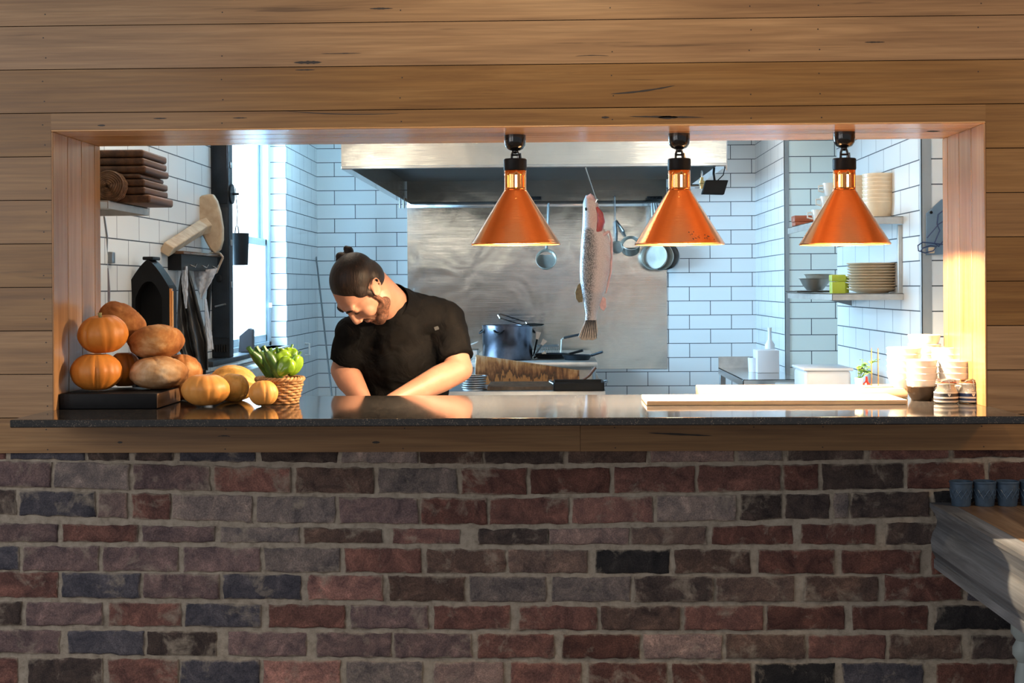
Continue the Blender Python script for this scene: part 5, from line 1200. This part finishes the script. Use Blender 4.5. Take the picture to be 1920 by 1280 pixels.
# bowls and cups on the upper shelf
stack(1648, 2.1, 326, 62, 8, 'of the front stack on the upper shelf', z0=z2+.0006, mat='cream', kind='cream bowl', group='cream bowls on the upper right shelf', H=.075)
stack(1612, 2.35, 330, 50, 7, 'of the stack behind the right copper lamp', z0=z2+.0006, mat='cream', kind='cream bowl', group='cream bowls on the upper right shelf', H=.06)
lbox('lower of two red tins on the upper right shelf', 1491, 1532, 416, z2, 2.75, .1, 'terracotta', 'tin', 'tin', False)
zt2 = at(1491, 416, 2.75).z
lbox('upper of two red tins on the upper right shelf', 1490, 1530, 404, zt2+.001, 2.75, .1, 'terracotta', 'tin', 'tin', False)
cs_ = None
def mug(label, px, py_top, Y, zb):
    s = pxm(Y); R = .036; p = on(px, Y, zb); t = thing('cup', label, 'cup', tuple(p), 0, 'white cups on the upper right shelf')
    MB().lathe([(.001, 0), (R*.6, 0), (R*.9, .03), (R, .062), (R*.93, .062), (R*.82, .03), (.001, .006)], 32).build('body', M['white'], t); MB().tube([(-R*.9, 0, .05), (-R*1.5, 0, .048), (-R*1.5, 0, .026), (-R*.85, 0, .02)], .004, 8).build('handle', M['white'], t)
mug('white cup at the far left of the cup pile beside the right copper lamp', 1537, 392, 2.5, z2+.001); mug('white cup beside it at the base of the cup pile', 1570, 392, 2.5, z2+.001)
mug('white cup in the middle layer of the cup pile', 1553, 366, 2.5, z2+.0635); mug('white cup on top of the pile, left of the lamp neck', 1558, 340, 2.5, z2+.126)
# board with cables on the nib wall
q = [(1737, 400), (1765, 374), (1790, 366), (1790, 476), (1737, 478)]; c = at(1737, 478, 1.53)
t = thing('wall_board', 'blue grey board with a slanted top fixed on the tiled wall by the right jamb', 'board', tuple(c))
MB().prism([tuple((at(a, d, 1.53)-c)[i] for i in (0, 2)) for a, d in q], 0, .012, 'xz').build('panel', M['bluecard'], t, bevel=.001)
b = MB()
for i in range(2): o = at(1746, 398, 1.528)-c; b.ell(o, .006, None, 10, 8)
b.build('pin', M['black'], t)
c = at(1745, 462, 1.52); t = thing('cable', 'loops of dark blue cable tangled in front of the blue grey board', 'cable', tuple(c))
def loop(pts): return [at(a, d, 1.515)-c for a, d in pts]
b = MB(); b.tube(loop([(1768, 458), (1750, 456), (1730, 454), (1721, 460), (1722, 470), (1735, 474), (1750, 470), (1756, 462), (1745, 460), (1730, 465), (1726, 472)]), .0026, 7); b.tube(loop([(1768, 395), (1759, 402), (1757, 420), (1762, 432), (1756, 446), (1752, 456), (1760, 462), (1770, 450)]), .0026, 7); b.tube(loop([(1738, 446), (1748, 434), (1760, 420), (1770, 414)]), .0022, 7); b.build('loops', M['label_navy'], t)
c = at(1747, 469, 1.525); t = thing('plug_box', 'little pale plug below the tangled blue cable', 'plug', tuple(c)); MB().rbox((-.012, 0, -.012), (.012, .02, .012), .003).build('plug', M['cream'], t)
# ================================================================== RIGHT REAR BENCH
BZ = .895; e0, e1 = at(1393, 712, 3.62), at(1506, 712, 3.62)
t = thing('sink_bench', 'small stainless bench with an upstand in the back right of the kitchen', 'bench', (e0.x, 3.62, BZ)); wd = e1.x-e0.x
b = MB(); b.box((0, 0, -.005), (wd, 1.15, 0)); b.box((0, 0, -.03), (wd, .006, 0)); b.box((0, 0, -.04), (.006, 1.15, 0)); b.build('bench_top', M['steel_p'], t, bevel=.001)
b = MB(); b.box((.0, 1.15-.01, 0), (wd*.6, 1.15, .07)); b.build('upstand', M['steel_w'], t)
for lx, ly in ((.02, .03), (wd-.02, .03), (.02, 1.1), (wd-.02, 1.1)): MB().box((lx-.018, ly-.018, -BZ), (lx+.018, ly+.018, -.005)).build('leg', M['steel_d'], t, bevel=.003)
MB().box((.03, .02, -.45), (wd-.03, 1.1, -.43)).build('undershelf', M['steel_d'], t)
lbox('milky clear plastic tub standing on the back right bench', 1420, 1461, 657, BZ, 4.2, .18, 'plastic', 'plastic_tub', 'tub', False)
c = on(1443, 4.62, BZ+.0005); t = thing('bottle', 'slim white bottle behind the plastic tub', 'bottle', tuple(c)); MB().lathe([(.001, 0), (.03, 0), (.03, .15), (.012, .18), (.010, .23), (.001, .23)], 24).build('body', M['plastic'], t); MB().lathe([(.001, .23), (.013, .23), (.013, .255), (.001, .255)], 20).build('cap', M['white'], t)
c = at(1413, 690, 4.3); t = thing('beaker', 'short clear beaker standing left of the plastic tub', 'beaker', (c.x, 4.3, BZ+.0005)); MB().lathe([(.001, 0), (.03, 0), (.034, .085), (.031, .085), (.027, .004), (.001, .004)], 28).build('glass', M['plastic'], t)
# side bench and the big white tub
t = thing('steel_bench', 'low steel bench against the right wall block, hidden behind the pass', 'bench', (NX, 1.9, 0)); b = MB(); b.box((-.32, 0, .86), (-.002, 1.4, .9)); b.build('bench_top', M['steel_w'], t, bevel=.003)
for lx in (-.29, -.03):
    for ly in (.04, 1.36): MB().tube([(lx, ly, 0), (lx, ly, .862)], .018, 10).build('leg', M['steel_d'], t)
a, c = at(1506, 690, 2.3), at(1600, 690, 2.3); t = thing('plastic_tub', 'large pale plastic tub behind the pass, left of the herb', 'tub', ((a.x+c.x)/2, 2.3, .9005)); w_ = c.x-a.x; h = a.z-.9
MB().rbox((-w_/2+.008, .0, 0), (w_/2-.008, .3, h-.012), .02, seg=3).build('tub', M['plastic'], t); MB().rbox((-w_/2, -.008, h-.014), (w_/2, .308, h), .005).build('rim', M['plastic'], t)
# prep bench under the chef's hands
t = thing('prep_bench', 'steel prep bench on the kitchen side of the counter', 'bench', (-.55, .545, 0)); b = MB(); b.box((-.6, 0, .835), (.9, .27, .872)); b.build('bench_top', M['steel_w'], t, bevel=.003)
for lx in (-.55, .85):
    for ly in (.04, .23): MB().tube([(lx, ly, 0), (lx, ly, .836)], .018, 10).build('leg', M['steel_d'], t)
# ================================================================== CHEF
HL, HF, HU = Vector((.614, -.774, -.152)), Vector((-.36, -.103, -.927)), Vector((-.702, -.624, .342))
HL.normalize(); HU = (HU-HL*HU.dot(HL)).normalized(); HF = HL.cross(HU)
HC = at(679, 538, .64)
base = Vector((at(750, 640, .95).x, 1.02, 0))
RM = Matrix((HL, HF, HU)).transposed().to_4x4()
def h(l, f, u): return HC-base+HL*l+HF*f+HU*u
person = thing('person', 'person in a black jacket with a top knot, bent over work behind the counter', 'person', tuple(base))
A = lambda x, y, Y: at(x, y, Y)-base
NB = A(738, 574, .82)
SL, SR = A(832, 602, .93), A(668, 628, .88)
EL, ER = A(862, 692, .84), A(644, 694, .90)
WL, WR = A(735, 754, .67), A(682, 752, .80)
b = MB()
E_ = lambda c, r, R=RM: b.ell(h(*c), r, R, 32, 20)
E_((0, -.006, .036), (.076, .090, .080)); E_((0, .03, -.02), (.065, .066, .085)); E_((0, .034, .040), (.062, .056, .046)); E_((0, .04, -.078), (.052, .052, .036)); E_((0, .074, -.103), (.024, .022, .020))
for s in (-1, 1):
    E_((s*.036, .062, -.03), (.028, .028, .032)); E_((s*.026, .083, .032), (.030, .016, .011)); E_((s*.046, .01, -.068), (.016, .030, .030))
    E_((s*.0115, .106, -.036), (.010, .012, .009))
    ER_ = RM @ rotm(.8, 0, 0) @ rotm(0, 0, s*-.35); E_((s*.076, -.012, .002), (.0065, .018, .029), ER_)
    b.tube([h(s*.078, -.012, .002)+(ER_ @ Vector((s*(.006+.004*math.sin(PI*k/13)), .0195*math.cos(2*PI*k/26+.6)-.002, .031*math.sin(2*PI*k/26+.6)))) for k in range(22)], .0042, 8)
    E_((s*.031, .084, .010), (.0145, .010, .0095))
E_((0, .088, .03), (.018, .014, .016))
b.cap(h(0, .090, .018), .0105, h(0, .1135, -.026), .0125); b.ell(h(0, .116, -.031), (.0125, .012, .011), RM)
E_((0, .094, -.065), (.024, .012, .0065)); E_((0, .091, -.077), (.020, .012, .0075)); E_((0, .088, -.054), (.018, .012, .012))
b.cap(h(0, -.025, -.035), .056, NB, .062); b.cap(h(0, .0, -.07), .045, NB+Vector((-.02, -.04, 0)), .055)
# trunk, arms, legs
PV = Vector((0, .05, .93))
CH = (SL+SR)/2+Vector((0, .03, -.10))
b.cap(NB, .062, CH, .10); b.ell(CH, (.155, .10, .15)); b.cap(CH, .12, PV, .13)
for S in (SL, SR): b.cap(NB+Vector((0, .02, -.04)), .05, S, .058)
b.cap(SL, .056, EL, .046); b.cap(SR, .054, ER, .046)
for E, Wp in ((EL, WL), (ER, WR)):
    m_ = E+(Wp-E)*.3; b.cap(E, .047, m_, .050); b.cap(m_, .050, Wp, .031)
for s in (-1, 1):
    hip = PV+Vector((s*.09, 0, -.02)); kn = Vector((s*.11, .02, .50)); an = Vector((s*.12, .06, .09)); b.cap(hip, .085, kn, .058); b.cap(kn, .056, an, .038)
    b.cap(an, .036, an+Vector((0, -.14, -.045)), .03)
# hands: palm, four unequal bent fingers and a thumb from the side of the palm
def hand(Wp, E, fwd, pn, side):
    f = Vector(fwd).normalized(); n = Vector(pn); n = (n-f*n.dot(f)).normalized(); s = f.cross(n)*side
    b.cap(Wp, .029, Wp+f*.03, .027)
    for k in (-.026, -.009, .009, .026): b.cap(Wp+f*.015+s*k*.6, .015, Wp+f*.082+s*k, .0125)
    for k, Ln in ((-.031, .066), (-.0105, .078), (.0105, .073), (.031, .056)):
        p0 = Wp+f*.085+s*k; p1 = p0+f*Ln*.42+n*-.006; p2 = p1+(f*.75-n*.66).normalized()*Ln*.33; p3 = p2+(f*.35-n*.94).normalized()*Ln*.28
        b.cap(p0, .0095, p1, .0088); b.cap(p1, .0088, p2, .0082); b.cap(p2, .0082, p3, .0074)
    t0 = Wp+f*.028-s*.026; t1 = t0+(f*.6-s*.75-n*.25).normalized()*.042; t2 = t1+(f*.92-s*.2-n*.35).normalized()*.034
    b.cap(t0, .014, t1, .011); b.cap(t1, .011, t2, .009)
hand(WL, EL, (-.40, -.42, -.52), (-.3, -.5, .8), 1)
hand(WR, ER, (.12, -.30, -.62), (0, -.85, .5), -1)
ob_ = b.build('body', M['skin'], person, remesh=.0042); ob_.modifiers['smooth'].iterations = 9
# eyes, brows, lashes
for s in (-1, 1):
    b = MB(); b.ell(h(s*.031, .081, .008), (.010, .009, .0085), RM, 20, 12); eye = b.build('eye', M['white'], person)
    MB().ell(h(s*.031, .0855, .004), (.005, .004, .005), RM, 14, 10).build('iris', plain('dark_iris', (.03,.017,.01,1), .2), eye)
    b = MB(); b.tube([h(s*(.031+.015*u), .0948-.007*abs(u)**2*1.3, .0035-.003*u*u) for u in (-1, -.5, 0, .5, 1)], [.001, .0017, .002, .0018, .001], 8); b.build('eyelash', M['hair'], person)
    b = MB(); b.tube([h(s*(.012+.04*u), .1025-.0135*u**2, .0255+.010*math.sin(PI*min(1, u*.8))) for u in (0, .25, .5, .75, 1)], [.003, .0042, .0042, .0034, .0015], 8); b.build('eyebrow', M['hair'], person)
MB().tube([h(.021*u, .1045-.009*u*u, -.0715+.001*math.cos(u*3)) for u in (-1, -.5, 0, .5, 1)], [.001, .0018, .002, .0018, .001], 8).build('mouth_line', plain('dark_lip_line', (.16,.05,.04,1), .5), person)
# hair pulled back into a top knot
b = MB()
b.ell(h(0, -.016, .048), (.081, .090, .078), RM, 40, 24); b.ell(h(0, -.040, .01), (.075, .060, .070), RM, 32, 20); b.ell(h(0, .010, .062), (.066, .058, .050), RM, 32, 20)
for s in (-1, 1): b.ell(h(s*.064, .012, .040), (.016, .030, .032), RM, 20, 14); b.ell(h(s*.0715, .012, .005), (.007, .012, .026), RM, 16, 12)
b.build('hair', M['hair'], person, remesh=.004)
kn = at(648, 484, .63)-base; b = MB(); kc = h(0, -.066, .072)
up_ = (kn-kc)
b.cap(kc-up_*.3, .024, kn, .021); b.ell(kn+Vector((-.016, 0, .006)), (.019, .018, .016)); b.ell(kn+Vector((.012, .0, .022)), (.016, .016, .020)); b.ell(kn+Vector((.013, -.01, -.002)), (.018, .016, .017)); b.ell(kn+Vector((-.024, .0, -.006)), (.011, .011, .010)); b.ell(kn+Vector((.002, 0, .032)), (.010, .010, .012))
b.build('top_knot', M['hair'], person, remesh=.003)
b = MB()
for s in (-1, 1):
    ch = [((.0715, .014, -.012), .0065), ((.0665, .018, -.045), .009), ((.058, .032, -.078), .0145), ((.040, .058, -.097), .017), ((.016, .078, -.107), .0195)]
    for (a_, ra), (c_, rc) in zip(ch[:-1], ch[1:]): b.cap(h(s*a_[0], a_[1], a_[2]), ra, h(s*c_[0], c_[1], c_[2]), rc)
    b.ell(h(s*.054, .034, -.070), (.016, .036, .026), RM @ rotm(0, 0, s*.35), 24, 14); b.ell(h(s*.034, .066, -.092), (.026, .026, .020), RM, 24, 14)
    b.cap(h(s*.002, .101, -.0545), .0045, h(s*.024, .091, -.060), .004); b.cap(h(s*.024, .091, -.060), .004, h(s*.028, .082, -.082), .006)
b.ell(h(0, .080, -.107), (.024, .021, .0195), RM, 24, 14); b.ell(h(0, .0945, -.089), (.010, .007, .008), RM, 16, 10)
b.build('beard', M['beard'], person, remesh=.003)
# jacket
b = MB()
b.ell(CH+Vector((0, .01, .0)), (.178, .125, .17), None, 40, 24); b.cap(CH, .14, PV+Vector((0, 0, .06)), .155); b.ell((CH+PV)/2+Vector((0, -.01, 0)), (.172, .14, .2), None, 40, 24)
for S in (SL, SR): b.cap(NB+Vector((0, .03, -.05)), .062, S, .072); b.ell(S, .077)
HLm = SL+(EL-SL)*.80; HRm = SR+(ER-SR)*.82
b.cap(SL, .077, HLm, .066, flat1=True); b.cap(SR, .074, HRm, .062, flat1=True)
b.cap(SL+Vector((-.03, .02, -.02)), .075, CH+Vector((.1, 0, 0)), .09); b.cap(SR+Vector((.03, .02, -.02)), .075, CH+Vector((-.1, 0, 0)), .09)
b.cap(NB-Vector((0, 0, .02)), .076, CH, .13); b.ell(A(792, 592, .92), (.09, .09, .075)); b.ell(A(755, 577, .88), (.07, .075, .075)); b.cap(A(770, 575, .9), .06, SL+Vector((-.02, 0, .015)), .07)
o = b.build('jacket', M['cloth'], person, remesh=.007)
tx_ = bpy.data.textures.new('wrinkles', 'CLOUDS'); tx_.noise_scale = .07; tx_.noise_depth = 2
d = o.modifiers.new('wrinkle', 'DISPLACE'); d.texture = tx_; d.strength = .016; d.mid_level = .5
b = MB(); nd = (h(0, -.02, -.04)-NB).normalized(); X, Y_, Z_ = basis(nd)
b.lathe([(.088, -.05), (.079, -.01), (.074, .034), (.071, .035), (.075, -.01), (.08, -.05)], 40, 0, tuple(NB), axis=nd, closed_prof=True); b.build('collar', M['cloth'], person, smooth=50)
q = A(820, 614, .80); dn = Vector((.25, -.9, .35)).normalized()
t_ = A(822, 614, .848)
b = MB(); b.rbox((-.015, -.0008, -.0065), (.015, .0008, .0065), .0006); o = b.build('sleeve_label', plain('grey_woven_label', (.028,.028,.03,1), .9), person); o.location = t_; o.rotation_euler = (-.25, -.32, .25)
b = MB(); c = A(733, 529, .80); b.ell(c, (.008, .006, .008)); b.build('shoulder_button', M['black'], person)
b = MB()
for s in (-1, 1):
    hip = PV+Vector((s*.09, 0, 0)); kn_ = Vector((s*.11, .02, .50)); an = Vector((s*.12, .06, .07)); b.cap(hip, .105, kn_, .08); b.cap(kn_, .08, an, .062, flat1=True)
b.ell(PV, (.17, .13, .13)); b.build('trousers', M['cloth'], person, remesh=.01)
for s in (-1, 1):
    b = MB(); an = Vector((s*.12, .06, .055)); b.cap(an+Vector((0, .02, -.005)), .045, an+Vector((0, -.15, -.018)), .036); b.build('shoe', M['black'], person)
